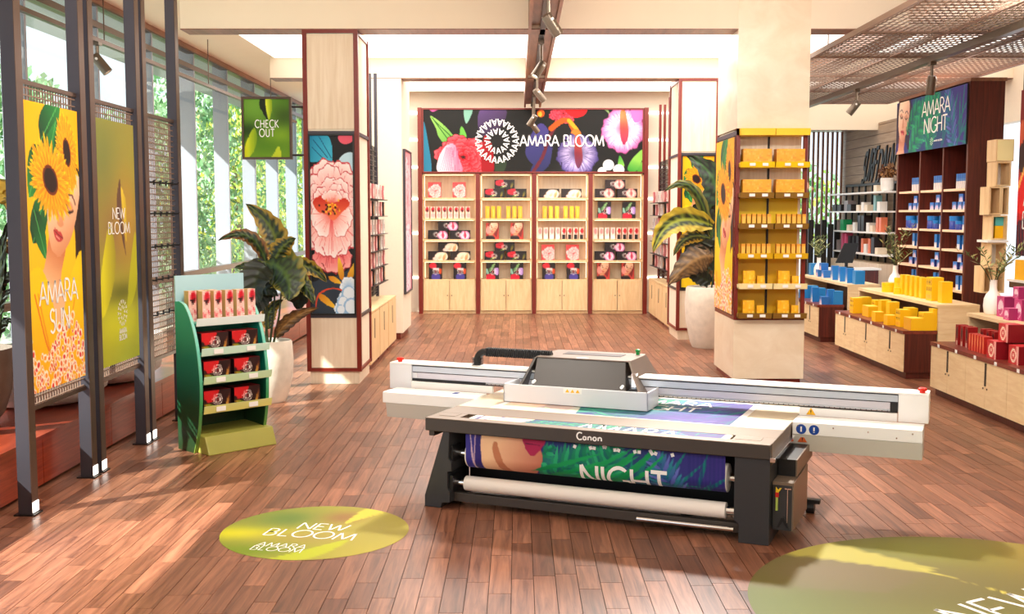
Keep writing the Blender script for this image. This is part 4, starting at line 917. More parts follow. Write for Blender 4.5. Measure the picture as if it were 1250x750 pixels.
# ================================================================ HANGING RACKS WITH CABINETS, LEFT AND RIGHT
def base_cabinet(x, y, sgn, label, group, wd=1.12, dp=.45):
    """door side faces +x for sgn=1"""
    t = thing('base_cabinet', label, 'cabinet', (x, y, 0), group=group)
    X = lambda a, b: (min(a * sgn, b * sgn), max(a * sgn, b * sgn))
    B(*X(-.03, -dp + .02), .03, wd - .03, 0, .06).build('plinth', M['mahog'], t)
    B(*X(-.02, -dp), 0, wd, .06, .82).build('cabinet_body', M['maple'], t); B(*X(0, -dp), -.005, wd + .005, .82, .85).build('cabinet_top', M['maple'], t)
    d = B(*X(0, -.018), .012, wd - .012, .07, .81).build('door', M['maple'], t)
    B(*X(.001, .006), wd * .45, wd * .45 + .04, .42, .72).build('handle_slot', M['darksteel'], d)
for k in range(3):
    base_cabinet(-2.17, 16.05 + k * 1.17, 1, 'pale maple cabinet under the left hanging rack, %s from the front' % ('first', 'second', 'third')[k], 'maple cabinets under the left rack')
    base_cabinet(2.98, 21.45 + k * 1.17, -1, 'pale maple cabinet under the right hanging rack, %s from the front' % ('first', 'second', 'third')[k], 'maple cabinets under the right rack')
ha = [A_(.5, 1, (236, 214, 206)), A_(.5, 1, (214, 120, 120)), A_(.5, 1, (40, 30, 34)), A_(.5, 1, (240, 232, 224))]
for i, c in enumerate(ha): c.ell(.25, .5, .16, .3, ((200, 60, 70), (250, 226, 220), (200, 130, 60), (120, 60, 70))[i])
hm = [pbox('hanging_pack', .15, .24, .04, c, ((220, 190, 180), (200, 110, 110), (36, 28, 30), (226, 216, 206))[i], 3, 6) for i, c in enumerate(ha)]
def hang_rack(xp, sgn, y0, y1, posts, frame_m, side):
    t = thing('hanging_rack', 'tall dark rack of hanging packs on the %s side in front of the back wall' % side, 'display rack', (xp, y0, 0))
    for py in posts:
        for dx in (0, -.1 * sgn): B(dx - .025, dx + .025, py - y0 - .04, py - y0 + .04, .85, SOF + .0).build('post', frame_m, t)
    g = MB(); 
    for i in range(30): g.box(-.008, .008, 0, y1 - y0, .9 + i * .085, .9 + i * .085 + .012)
    for i in range(int((y1 - y0) / .12)): g.box(-.006, .006, i * .12, i * .12 + .01, .9, 3.45)
    o = g.build('wire_grid', M['darksteel'], t); o['kind'] = 'stuff'
    for r_, z in enumerate((2.55, 2.27, 1.97, 1.70, 1.43, 1.15)):
        B(*sorted((.01 * sgn, .19 * sgn)), -.0, y1 - y0, z - .02, z - .008).build('wire_shelf', M['darksteel'], t)
        for k in range(6):
            y = y0 + .15 + (y1 - y0 - .3) * k / 5
            item('hanging_pack', hm[(k + r_) % 4 if (k + r_) % 4 != 2 or k % 2 else 0], (xp + .12 * sgn, y, z - .0075), R(90 * sgn) * (1) if sgn > 0 else R(-90),
                 'small printed pack, %s from the front, %s tier of the %s hanging rack' % (ORDN[k], TROW[r_], side), 'pack', 'packs on the %s hanging rack' % side)
    return t
hang_rack(-2.47, 1, 17.35, 19.35, (17.7, 19.3), M['slate'], 'left')
hang_rack(3.18, -1, 22.3, 24.9, (23.2, 24.75), M['redframe'], 'right')

# ================================================================ LEFT: STEEL FRAMES WITH BANNERS
XP = -3.76
def frame_bay(y0, y1, label, grille):
    t = thing('banner_frame', label, 'frame', (XP, y0, 0), group='steel banner frames along the platform')
    L = y1 - y0
    for y in (0, L):
        p = B(-.05, .05, y - .055, y + .055, .012, CEIL - .001).build('post', M['slate'], t)
        B(.0501, .056, y - .055, y + .055, .012, CEIL - .002).build('edge_strip', M['bronze'], p)
        B(-.08, .08, y - .075, y + .075, 0, .012).build('foot_plate', M['black'], p)
        B(.0565, .062, y - .05, y + .05, .02, .10).build('foot_light', M['wled'], p)
    for z in (.78, 3.28): B(-.02, .02, .055, L - .055, z, z + .035).build('cross_bar', M['bronze'], t)
    g = MB(); rng = ((.815, .93), (3.14, 3.28)) if not grille else ((.815, 3.28),)
    for a, b in rng:
        n = int((L - .12) / .05)
        for i in range(n): g.box(-.005, .005, .07 + i * .05, .076 + i * .05, a, b)
        k = 0
        while a + k * .058 < b: g.box(-.008, .008, .055, L - .055, a + k * .058, a + k * .058 + .009); k += 1
    o = g.build('wire_grille', M['grid'], t); o['kind'] = 'stuff'
    return t
frame_bay(8.27, 9.47, 'nearest slate steel frame holding the sunflower banner', False)
frame_bay(9.68, 10.86, 'middle slate steel frame holding the olive green banner', False)
fr3 = frame_bay(11.05, 12.12, 'farthest slate steel frame filled with a bare wire grid', True)
for r_, z in enumerate((2.62, 2.30, 1.96, 1.62, 1.26)):
    for k in range(5):
        y = .14 + k * .195; h = MB(); h.tube([(0.008, y, z), (.07, y, z), (.085, y, z + .02)], .008, 6); h.box(.006, .014, y - .02, y + .02, z - .025, z + .025)
        h.build('hook', M['black'], fr3)
ps = poster('sunflower_banner', art_sunfaces(103, 226, 1.25), (XP + .03, 8.36, 3.16), (0, 1.03, 0), (0, 0, -2.25), 'tall yellow sunflower and face banner in the nearest steel frame', 'banner', thick=.02, edge=M['bronze'])
pmx = lambda x, y: (.004, x, -y)
lettering('lettering', [('AMARA', .54, -1.58, .185), ('SUN', .54, -1.81, .185)], lambda x, y: (.004, x, y), M['ltext'], ps, w=.11, track=.03, sx=1.08)
pb_ = poster('olive_banner', art_green(96, 225, .9), (XP + .03, 9.79, 3.15), (0, .96, 0), (0, 0, -2.24), 'tall olive green banner in the middle steel frame', 'banner', thick=.02, edge=M['bronze'])
lettering('lettering', [('NEW', .50, -.90, .105), ('BLOOM', .50, -1.035, .105)], lambda x, y: (.004, x, y), M['ltext'], pb_, w=.10, track=.05, sx=1.35)
logo_mesh(lambda x, y: (.004, x, y), .52, -1.78, .125, material=M['ltext'], parent=pb_, w=.2, n1=14, n2=8)
lettering('lettering', [('AMARA', .52, -1.975, .05), ('BLOOM', .52, -2.035, .05)], lambda x, y: (.004, x, y), M['ltext'], pb_, w=.16, track=.05)

# cream planters and stone pot on the platform
def lathe_thing(name, label, cat, loc, prof, m_, part='pot_body', n=28, soil=None, sx=1.):
    t = thing(name, label, cat, loc); o = MB().lathe(prof, n).build(part, m_, t, smooth=True); o.scale = (sx, 1, 1)
    if soil: s = MB().lathe([(.001, soil[1] - .02), (soil[0], soil[1] - .02), (soil[0], soil[1])], n).build('soil', M['soil'], t)
    return t
bowl = [(.3, 0), (.52, .03), (.66, .14), (.70, .3), (.70, .52), (.66, .52), (.64, .44)]
lathe_thing('bowl_planter', 'wide cream bowl on the platform behind the first two banners', 'planter', (-4.75, 10.72, .45), bowl, M['white'], soil=(.645, .46))
lathe_thing('bowl_planter', 'cream bowl on the platform behind the wire grid frame', 'planter', (-4.66, 12.1, .45), bowl, M['white'], soil=(.645, .46))
stone = [(.26, 0), (.34, .1), (.40, .3), (.43, .62), (.42, .67), (.38, .66), (.37, .58)]
lathe_thing('stone_planter', 'grey stone planter at the left edge on the platform', 'planter', (-4.88, 9.55, .45), stone, M['greystone'], soil=(.375, .6))

# hanging check-out sign
so = (XatY(301, 14.9), 14.9, ZatY(121, 14.9)); sw = XatY(356, 14.9) - so[0]; shh = so[2] - ZatY(192, 14.9)
sg = poster('hanging_sign', art_green(64, 80, 1.1, False), so, (sw, 0, 0), (0, 0, -shh), 'square green hanging sign reading CHECK OUT left of the peony column', 'sign', thick=.05, frame=M['bronze'], fw=.03, edge=M['bronze'])
lettering('lettering', [('CHECK', sw * .5, -shh * .49, .10), ('OUT', sw * .5, -shh * .645, .10)], lambda x, y: (x, -.005, y), M['ltext'], sg, w=.13, track=.14, sx=.80)
for z in (-.1, -shh + .03): MB().tube([(sw + .03, .03, z), (-2.84 - so[0] + .0, .03, z)], .014, 8).build('bracket', M['darksteel'], sg)
# ================================================================ GREEN CARDBOARD DISPLAY
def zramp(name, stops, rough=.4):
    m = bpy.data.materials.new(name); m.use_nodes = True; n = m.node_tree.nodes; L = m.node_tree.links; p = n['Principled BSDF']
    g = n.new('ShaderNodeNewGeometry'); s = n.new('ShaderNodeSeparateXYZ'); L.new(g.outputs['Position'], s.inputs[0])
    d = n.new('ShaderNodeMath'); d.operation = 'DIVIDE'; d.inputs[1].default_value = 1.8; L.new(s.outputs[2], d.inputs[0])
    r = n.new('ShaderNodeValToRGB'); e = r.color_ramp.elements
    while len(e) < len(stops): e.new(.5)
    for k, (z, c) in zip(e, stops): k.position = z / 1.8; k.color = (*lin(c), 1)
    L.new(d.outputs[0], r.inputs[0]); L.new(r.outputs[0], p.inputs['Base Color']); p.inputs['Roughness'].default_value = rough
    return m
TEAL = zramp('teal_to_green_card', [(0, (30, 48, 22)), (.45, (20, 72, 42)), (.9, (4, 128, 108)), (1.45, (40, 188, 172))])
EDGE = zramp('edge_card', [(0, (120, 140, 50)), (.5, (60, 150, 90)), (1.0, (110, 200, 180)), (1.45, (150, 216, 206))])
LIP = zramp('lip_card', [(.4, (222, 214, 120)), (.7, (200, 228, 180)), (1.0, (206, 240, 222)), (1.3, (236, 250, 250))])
OLI = mat('olive_card', (160, 156, 70), .35); SKY = mat('pale_blue_card', (176, 216, 228), .5); DKG = mat('dark_green_card', (18, 44, 28), .6)
gd = thing('product_display', 'free standing teal and green cardboard display with four stocked shelves', 'display stand', (-3.33, 10.62, 0), R(46))
prof = spl([(0, 0), (0, 1.44), (-.12, 1.45), (-.24, 1.36), (-.36, 1.12), (-.42, .85), (-.43, .60), (-.39, .30), (-.30, 0)], 5)
prof = [(0, 0), (0, 1.45)] + spl([(-.08, 1.455), (-.18, 1.42), (-.29, 1.28), (-.38, 1.05), (-.43, .75), (-.425, .48), (-.38, .22), (-.30, 0)], 5, False)
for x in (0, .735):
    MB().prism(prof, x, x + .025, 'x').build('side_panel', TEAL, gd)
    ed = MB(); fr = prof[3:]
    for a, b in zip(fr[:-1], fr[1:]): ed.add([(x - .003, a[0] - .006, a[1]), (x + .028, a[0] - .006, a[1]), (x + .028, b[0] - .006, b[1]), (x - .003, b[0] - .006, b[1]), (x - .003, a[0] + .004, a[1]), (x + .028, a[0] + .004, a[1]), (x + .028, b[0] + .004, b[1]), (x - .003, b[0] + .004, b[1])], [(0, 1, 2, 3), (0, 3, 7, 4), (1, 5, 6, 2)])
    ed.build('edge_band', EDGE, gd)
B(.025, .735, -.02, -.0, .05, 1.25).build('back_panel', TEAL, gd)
B(.0, .76, -.015, .005, 1.25, 1.70).build('header_board', SKY, gd)
MB().prism([(-.02, 0), (-.52, 0), (-.45, .175), (-.02, .20)], .03, .79, 'x').build('base_tray', OLI, gd, bevel=.01)
gz = (1.255, .975, .705, .42)
for i, z in enumerate(gz):
    yf = (-.33, -.41, -.44, -.43)[i]
    s = B(.026, .734, yf, -.021, z - .012, z).build('shelf', TEAL, gd)
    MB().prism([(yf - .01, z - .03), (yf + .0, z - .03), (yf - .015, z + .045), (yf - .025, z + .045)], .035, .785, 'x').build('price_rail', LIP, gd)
    if i:
        for k in (.16, .52): B(k, k + .1, yf - .027, yf - .02, z - .015, z + .03).build('price_tag', M['white'], s)
def on(root, x, y, z):
    c, s_ = math.cos(root.rotation_euler.z), math.sin(root.rotation_euler.z); return (root.location.x + x * c - y * s_, root.location.y + x * s_ + y * c, z)
t1 = A_(.5, 1.6, (250, 196, 186)); t1.ell(.28, .3, .2, .28, (206, 20, 44)); t1.poly([(.05, .4), (.4, .35), (.25, .75)], (60, 20, 24))
for i in range(30): t1.ell(rs.rand() * .5, .85 + rs.rand() * .7, .05, .05, [(255, 226, 220), (240, 130, 130), (226, 90, 100)][i % 3])
mt = pbox('tall_carton', .085, .30, .085, t1, (222, 186, 126), 6, 18, (236, 200, 150))
t2 = A_(1.6, 1, (40, 12, 14)); t2.poly([(0, 0), (.9, 0), (.7, .5), (.2, .6), (0, .4)], (206, 22, 30)); t2.leafs((.0, .7), (.55, .8), .09, (200, 150, 30), (90, 140, 40)); t2.leafs((1.3, .95), (1.5, .2), .07, (230, 180, 70), (110, 40, 20)); t2.leafs((.2, 1.), (.7, .85), .08, (60, 110, 40), (90, 140, 50)); ring(t2, .78, .48, .3, n=18)
m2 = pbox('gift_box', .29, .185, .18, t2, (34, 12, 14), 32, 20, (120, 16, 20))
for k in range(5): item('tall_carton', mt, on(gd, .17 + k * .125, -.255, gz[0] + .0005), R(46), 'tall pink and red carton, %s in the front row on the green display' % ORDN[k], 'carton', 'tall cartons on the green display')
for k in range(3): item('tall_carton', mt, on(gd, .10 + k * .11, -.12, gz[0] + .0005), R(46), 'tall pink and red carton, %s in the back row on the green display' % ORDN[k], 'carton', 'tall cartons on the green display')
for i in (1, 2, 3):
    for k in range(2): item('gift_box', m2, on(gd, .20 + k * .33, (-.30, -.33, -.32)[i - 1], gz[i] + .0005), R(46), 'black and red emblem box, %s one, %s shelf of the green display' % (('left', 'right')[k], ('', 'second', 'third', 'lowest')[i]), 'box', 'round emblem boxes on the green display')

# ================================================================ LARGE FORMAT PRINTER
pr = thing('flatbed_printer', 'large flatbed printer with white gantry and purple and green print', 'printer', (-.741, 8.476, 0), R(-22.995))
DK = mat('printer_dark_paint', (66, 58, 52), .42, .1); CH = mat('printer_charcoal', (52, 52, 54), .4, .1); LG = mat('printer_light_grey', (226, 228, 232), .35); WH = mat('printer_white', (248, 247, 244), .3)
GY = mat('printer_warm_grey', (206, 202, 192), .4); TAN = mat('brushed_tan_metal', (122, 104, 88), .4, .3); CHR = mat('chrome', (236, 236, 238), .12, 1.); BED = mat('vacuum_bed', (208, 194, 168), .4, .1); PAP = mat('paper_roll', (246, 236, 226), .6)
PX = 2.687
def pp(name, mb, m_, par=pr, bevel=.004, smooth=False, label=None): return mb.build(name, m_, par, bevel=bevel, smooth=smooth, label=label)
fb = pp('front_bar', B(.02, PX, 0, .06, .612, .708), DK)
pp('top_plate', B(.02, PX, .0, .10, .7085, .7145), TAN, bevel=.001)
pp('top_plate', B(.02, PX, .26, .575, .69, .7145), TAN, bevel=.001)
pp('top_plate', B(.02, .27, .10, .26, .69, .714), TAN, bevel=.001); pp('top_plate', B(2.40, PX, .10, .26, .69, .714), TAN, bevel=.001)
pp('inset_cover', B(2.42, 2.60, .12, .24, .714, .7165), TAN, bevel=.001); pp('inset_cover', B(.08, .22, .12, .24, .714, .7165), TAN, bevel=.001)
pp('bed', B(.02, PX, .577, 1.9, .64, .7142), BED)
pp('side_beam', B(PX - .05, PX + .004, .06, 1.9, .56, .7138), TAN); pp('side_beam', B(.02, .07, .06, 1.9, .56, .7138), DK)
pp('side_rail', B(PX + .004, PX + .04, -.02, .86, .60, .63), CHR, bevel=.002)
# legs
ll = MB().prism([(0, 0), (.137, 0), (.15, .04), (.22, .05), (.22, .13), (.20, .16), (.20, .29), (.235, .30), (.235, .37), (.21, .40), (.22, .61), (.165, .61), (.0, .09)], .02, .42)
pp('leg', ll, CH); pp('leg', MB().prism([(2.475, 0), (PX, 0), (PX, .61), (2.44, .61), (2.44, .16), (2.475, .13)], .02, .42), CH)
pp('leg', B(.1, .2, 1.35, 1.55, .12, .62), CH); pp('leg', B(2.5, 2.6, 1.35, 1.55, .12, .62), CH)
for x, lab in ((.70, 1), (2.0, 0)):
    w = pp('caster', MB().tube([(x - .03, .42, .05), (x + .03, .42, .05)], .05, 16).box(x - .05, x + .05, .38, .46, .10, .13), M['black'], bevel=0)
pp('caster', MB().tube([(2.80, 1.0, .045), (2.86, 1.0, .045)], .045, 14).box(2.5, 2.9, .98, 1.04, .08, .11), M['black'], bevel=0)
pp('caster', MB().tube([(.12, 1.5, .05), (.18, 1.5, .05)], .05, 14).box(.1, .2, 1.44, 1.56, .09, .12), M['black'], bevel=0)
pp('cross_rail', B(.15, 2.475, .10, .16, .045, .115), DK); pp('cross_rail', B(.2, 2.5, 1.4, 1.5, .15, .3), CH)
pp('dark_backing', B(.2, 2.475, .43, .45, .10, .61), M['black'], bevel=0)  # black sheet added to stand in for the deep shade behind the rolls
pp('dark_under_sheet', B(.2, 2.475, .16, .43, .04, .06), M['black'], bevel=0)  # black sheet added to keep the space under the rolls dark
pp('foot_bar', MB().tube([(1.72, .075, .075), (2.43, .075, .075)], .016, 12), CHR, bevel=0, smooth=True)
# rolls
r1 = pp('media_roll', MB().tube([(.31, .13, .192), (2.365, .13, .192)], .058, 32), PAP, bevel=.003, smooth=True, label='blank white media roll')
for a, b in ((.19, .31), (2.365, 2.46)): pp('roll_spindle', MB().tube([(a, .13, .192), (b, .13, .192)], .030, 20), CHR, bevel=.002, smooth=True)
for x in (.19, 2.44):
    for z in (.192, .425): pp('spindle_bracket', B(x - .0, x + .045, .05, .2, z - .06, z + .07), M['black'])
r2 = pp('media_roll', MB().tube([(.335, .15, .425), (2.375, .15, .425)], .103, 40), PAP, bevel=.003, smooth=True, label='roll wrapped in the purple and green print')
for a, b in ((.19, .335), (2.375, 2.46)): pp('roll_spindle', MB().tube([(a, .15, .425), (b, .15, .425)], .026, 20), CHR, bevel=.002, smooth=True)
# printed web: up the front of the roll, through the slot, over the top
cv = art_night(203, 46, 1.9, 3, 1.6)
cv.poly([(0, 0), (66, 0), (62, 20), (56, 46), (0, 46)], (50, 40, 120))
cv.poly(spl([(16, -4), (50, -4), (64, 10), (60, 26), (48, 40), (30, 50), (20, 50), (14, 24)]), lg((250, 204, 160), (190, 104, 84), (22, 10), (64, 30)))
cv.poly(spl([(26, 4), (32, 20), (42, 36), (38, 40), (28, 26), (23, 10)]), (186, 108, 74), .8); cv.poly(spl([(48, -2), (66, -2), (62, 8), (54, 12)]), (176, 40, 84)); cv.line([(50, 3), (62, 4)], 1, (110, 20, 60))
cv.poly([(0, 0), (9, 0), (6, 20), (10, 46), (0, 46)], (60, 56, 150), .8); cv.line([(4, 0), (9, 46)], 1.2, (220, 190, 200)); cv.line([(8, 0), (6, 46)], .8, (200, 170, 190))
for i in range(11): cv.petal(54 + i * 7, 26 + (i * 7) % 22, -.34 - i * .05, 62, 1.9, (10, 130, 74), (24, 170, 92))
g_ = cv.X > 140; cv.put((cv.X > 176) & (np.sin(cv.X * 2.1) > -.2), (40, 44, 116), .6)
def web(u, v):
    x = .348 + u * 2.022; s = v * .46     # arc length from the top of the slot downwards
    if s < .18: return (x, .0455, .60 - s)
    a = (s - .18) / .108; return (x, .15 - .1045 * math.cos(a), .425 - .1045 * math.sin(a) - .0)
pw = put('printed_web', grid_mesh('printed_web', cv, web, M['sheet'], 340, 76), pr, label='purple print with palm leaves hanging over the roll')
def webxy(x, y): return web((x) / 2.022, -y / .46)
def webtxt(x, y): p = webxy(x, y); return (p[0], p[1] - .003, p[2])
def rich(mb_args, name, fmap, par):
    return lettering(name, mb_args, fmap, M['ltext'], par, w=.11, track=.06, sx=1.)
# letters are cut where they pass the bar and the lower turn, as on the machine
def clip_letters(name, txt, fmap, par, ymin, ymax, w=.13, track=.08, sx=1.):
    mb = MB()
    for t_, cx_, y0_, h_, sx_ in txt:
        V, Fc, wd = text2d(t_, h_, w, track, 0, sx_)
        for f in Fc:
            q = [(V[k][0] + cx_ - wd / 2, V[k][1] + y0_) for k in f]
            a, b, c_, d_ = [np.array(k) for k in (q[0], q[1], q[2], q[3])]
            for i in range(8):
                l0, l1 = i / 8, (i + 1) / 8; s = [a + (d_ - a) * l0, b + (c_ - b) * l0, b + (c_ - b) * l1, a + (d_ - a) * l1]
                m_ = np.mean(s, 0)
                if ymin < m_[1] < ymax: mb.add([fmap(*k) for k in s], [(0, 1, 2, 3)])
    return put(name, mb.mesh(name, M['ltext'], fix=False), par)
clip_letters('lettering', [('AMARA', 1.27, -.035, .20, .95), ('NIGHT', 1.27, -.37, .215, .93)], webtxt, pw, -.33, .0)
# strip between bar and cross plate, and the sheet on the bed
cs = art_night(203, 18, 1.6, 6, 1.2); cs.I = cs.I * .92 + np.array((206, 196, 214)) * .08
cs.poly([(0, 0), (6, 0), (4, 18), (0, 18)], (246, 240, 236)); cs.poly([(199, 0), (203, 0), (203, 18), (199, 18)], (246, 244, 244)); cs.poly([(7, 0), (50, 0), (44, 18), (8, 18)], (250, 216, 186)); cs.line([(12, 18), (24, 0)], 2, (90, 80, 150))
st_ = put('printed_web', grid_mesh('printed_web', cs, lambda u, v: (.348 + 2.02 * u, .26 - .16 * v, .7125), M['sheet'], 240, 24), pr)
B(.34, 2.38, .10, .26, .69, .711).build('web_support', BED, st_)
clip_letters('lettering', [('AMARA', 1.27, -.24, .22, .88)], lambda x, y: (.348 + x, .26 + y, .714), st_, -.16, -.0)
cb_ = art_night(195, 104, 1.3, 12, 1.); cb_.I = cb_.I * .95 + np.array((214, 196, 226)) * .05; cb_.glow(150, 84, 50, 26, (92, 56, 150), 1., .75); cb_.glow(110, 60, 30, 26, (40, 150, 130), 1, .5)
cb_.poly([(0, 40), (56, 34), (70, 104), (0, 104)], (250, 224, 200), .7)
for p in ([(0, 0), (195, 0)], [(0, 104), (195, 104)]): pass
bs = put('bed_sheet', grid_mesh('bed_sheet', cb_, lambda u, v: (.36 + 1.92 * u, 1.56 - .96 * v, .7165), M['sheet'], 230, 120), pr, label='white bordered purple and teal print lying on the bed')
B(.31, 2.33, .59, 1.62, .7143, .716).build('sheet_border', WH, bs)
lettering('lettering', [('AMARA', 1.26, -.27, .19), ('NIGHT', 1.26, -.54, .19)], lambda x, y: (.36 + x, 1.56 + y, .7178), M['ltext'], bs, w=.13, track=.08, sx=.95)
# side wings
def wing(x0, x1, left=False):
    pf_ = [(.87, .730), (.87, .633), (.90, .51), (1.62, .51), (1.64, .73)]
    a = pp('side_wing', MB().prism([(.87, .634), (.87, .727), (.885, .732), (1.13, .732), (1.13, .634)], x0, x1, 'x'), WH, bevel=.003)
    lo = MB().prism([(.87, .633), (.895, .505), (1.11, .505), (1.13, .633)], x0 + (.03 if left else 0), x1, 'x')
    lo.build('wing_underside', GY, a); return a
wr = wing(2.70, 3.628); wlf = wing(-.863, .03, True)
for x, z in ((2.74, .70), (3.0, .70), (3.25, .69), (3.45, .66), (3.56, .70)): MB().tube([(x, .871, z), (x, .866, z)], .006, 8).build('screw', CHR, wr)
BLU = mat('sticker_blue', (20, 70, 160), .4); SY = mat('sticker_yellow', (250, 190, 20), .4); SO = mat('sticker_orange', (214, 96, 40), .4)
def disc(c, r, m_, par, name='sticker', n=20, ax='y'):
    mb = MB().add([(c[0] + r * math.cos(2 * math.pi * k / n), c[1], c[2] + r * math.sin(2 * math.pi * k / n)) for k in range(n)], [list(range(n))]); return mb.build(name, m_, par)
def tri(c, r, m_, par, ax='y', z=None):
    t_ = [(-r, -r * .7), (r, -r * .7), (0, r * .9)]
    return MB().add([(c[0] + a, c[1], c[2] + b) for a, b in t_], [(0, 1, 2)]).build('sticker', m_, par)
for x in (2.765, 2.86):
    d = disc((x, .8695, .675), .038, BLU, wr); lettering('lettering', [('!' if x > 2.8 else 'I', 0, -.02, .04)], lambda a, b, x=x: (x + a, .868, .675 + b), M['ltext'], d, w=.3)
for (x, z, m_) in ((2.775, .60, SO),): d = tri((x, .874, z), .036, m_, wr); lettering('lettering', [('!', 0, -.018, .03)], lambda a, b, x=x, z=z: (x + a, .872, z + b), M['black'], d, w=.25)
B(-.25, -.2, 1.0, 1.08, .732, .7325).build('sticker', BLU, wlf)
# gantry
GY0, GY1, XL0, XR0 = 1.20, 1.40, -.97, 3.652
ga = pp('gantry', B(XL0, XR0 - .01, GY0 + .02, GY1, .795, .935), LG)
pp('gantry_cap', B(XL0 - .005, XR0, GY0 - .005, GY1 + .01, .935, .948), WH, bevel=.004)
pp('gantry_end_box', B(XL0 - .005, -.75, GY0 - .004, GY1 + .005, .708, .9355), LG); pp('gantry_end_box', B(3.435, XR0, GY0 - .004, GY1 + .005, .722, .9355), WH)
pp('gantry_rail', B(-.745, 3.43, GY0 + .006, GY0 + .02, .872, .925), mat('rail_silver', (204, 214, 226), .25, .3), bevel=.002)
pp('gantry_rail', B(-.70, 3.43, GY0 + .010, GY0 + .02, .812, .866), mat('rail_silver_low', (218, 218, 228), .25, .3), bevel=.002)
pp('gantry_slot', B(-.745, -.02, GY0 + .004, GY0 + .0205, .79, .812), M['black'], bevel=0); pp('gantry_slot', B(3.375, 3.43, GY0 + .002, GY0 + .0205, .79, .868), M['black'], bevel=0)
pp('gantry_slot', B(-.745, 3.43, GY0 + .004, GY0 + .0205, .9245, .930), M['darksteel'], bevel=0); pp('gantry_slot', B(-.745, 3.43, GY0 + .008, GY0 + .0205, .866, .871), M['darksteel'], bevel=0)
pp('lower_beam', B(-.75, .06, GY0 - .01, GY0 + .019, .722, .786), WH); pp('lower_beam', B(2.70, 3.43, GY0 - .01, GY0 + .019, .722, .786), WH)
sc = MB()
for i in range(88): sc.box(-.0 + i * .039, .005 + i * .039, GY0 + .002, GY0 + .006, .795, .803)
sc.build('scale_marks', M['black'], ga)
MB().box(-.70, 3.40, GY0 + .001, GY0 + .02, .788, .794).build('gantry_slot', M['darksteel'], ga)
tr_ = tri((2.79, GY0 - .012, .757), .036, SY, ga); lettering('lettering', [('!', 0, -.016, .03)], lambda a, b: (2.79 + a, GY0 - .014, .757 + b), M['black'], tr_, w=.25)
for x in (-.90, 3.60):
    b_ = pp('stop_button', MB().lathe([(.02, .948), (.02, .962), (.033, .965), (.033, .982), (.02, .989)], 16, (x, GY0 + .06)), mat('stop_red', (226, 40, 20), .35), bevel=0, smooth=True)
# carriage tray and hood
tm_ = MB().box(.30, 1.56, .88, .895, .722, .872).box(.30, .315, .88, GY0, .722, .872).box(1.545, 1.56, .88, GY0, .722, .872).box(.30, 1.56, .895, GY0, .722, .735)
ct = pp('carriage', tm_, LG, bevel=.003)
for k in range(3): tri((.875 + k * .045, .8785, .845), .018, SY, ct)
MB().box(.84, 1.0, .8788, .8795, .825, .866).build('sticker', WH, ct)
HD = mat('hood_charcoal', (62, 58, 56), .38, .15); HT = mat('hood_top', (116, 102, 92), .35, .3)
def hexa(b0, b1, t0, t1, yb, yt, yb2, yt2, zb, zt, m_, name, par=ct):
    vs = [(b0, yb, zb), (b1, yb, zb), (b1, yb2, zb), (b0, yb2, zb), (t0, yt, zt), (t1, yt, zt), (t1, yt2, zt), (t0, yt2, zt)]
    return MB().add(vs, [(0, 1, 2, 3), (4, 5, 6, 7), (0, 1, 5, 4), (1, 2, 6, 5), (2, 3, 7, 6), (3, 0, 4, 7)]).build(name, m_, par, bevel=.004)
hd = hexa(.49, 1.33, .47, 1.27, 1.02, 1.22, 1.75, 1.70, .78, 1.06, HD, 'hood')
hexa(.46, 1.29, .46, 1.29, 1.215, 1.215, 1.74, 1.74, 1.06, 1.072, HT, 'hood_top'); B(.62, 1.15, 1.45, 1.6, 1.072, 1.075).build('vent_strip', M['darksteel'], hd)
B(.82, .92, 1.24, 1.28, 1.072, 1.0735).build('badge', WH, hd)
hexa(1.45, 1.475, 1.285, 1.31, 1.02, 1.22, 1.70, 1.68, .80, 1.075, HT, 'hood_side'); hexa(.36, .385, .44, .465, 1.02, 1.22, 1.70, 1.68, .80, 1.06, HD, 'hood_side')
MB().box(1.335, 1.44, 1.1, 1.6, .78, .86).build('head_block', M['blackg'], ct); B(1.34, 1.38, 1.15, 1.2, .86, .98).build('head_block', CHR, ct)
MB().lathe([(.016, 1.072), (.016, 1.095), (.022, 1.10), (.022, 1.115), (.01, 1.12)], 14, (1.24, 1.66)).build('status_knob', mat('knob_green', (20, 150, 70), .4), hd)
for x, y in ((.52, 1.0), (1.30, 1.0)): MB().tube([(x, y + .04, .885), (x, y - .0, .88)], .013, 10).build('screw', WH, hd)
# cable chain
CYN = 1.34
pts = [(-.155, CYN, .945), (-.155, CYN, .99)] + [(-.075 - .08 * math.cos(a), CYN, .99 + .08 * math.sin(a)) for a in np.linspace(.25, math.pi / 2, 6)] + [(x, CYN, 1.07 - .004 * (x > .3)) for x in np.linspace(-.04, .56, 28)]
chn = pp('cable_chain', MB().tube(pts, .033, 10), M['black'], bevel=0, smooth=True)
rb = MB()
for i, p in enumerate(np.linspace(-.06, .54, 30)): rb.box(p, p + .009, CYN - .037, CYN + .037, 1.033, 1.108)
for i in range(5): rb.box(-.195, -.115, CYN - .037, CYN + .037, .95 + i * .014, .957 + i * .014)
o = rb.build('chain_links', M['black'], chn); o['kind'] = 'stuff'
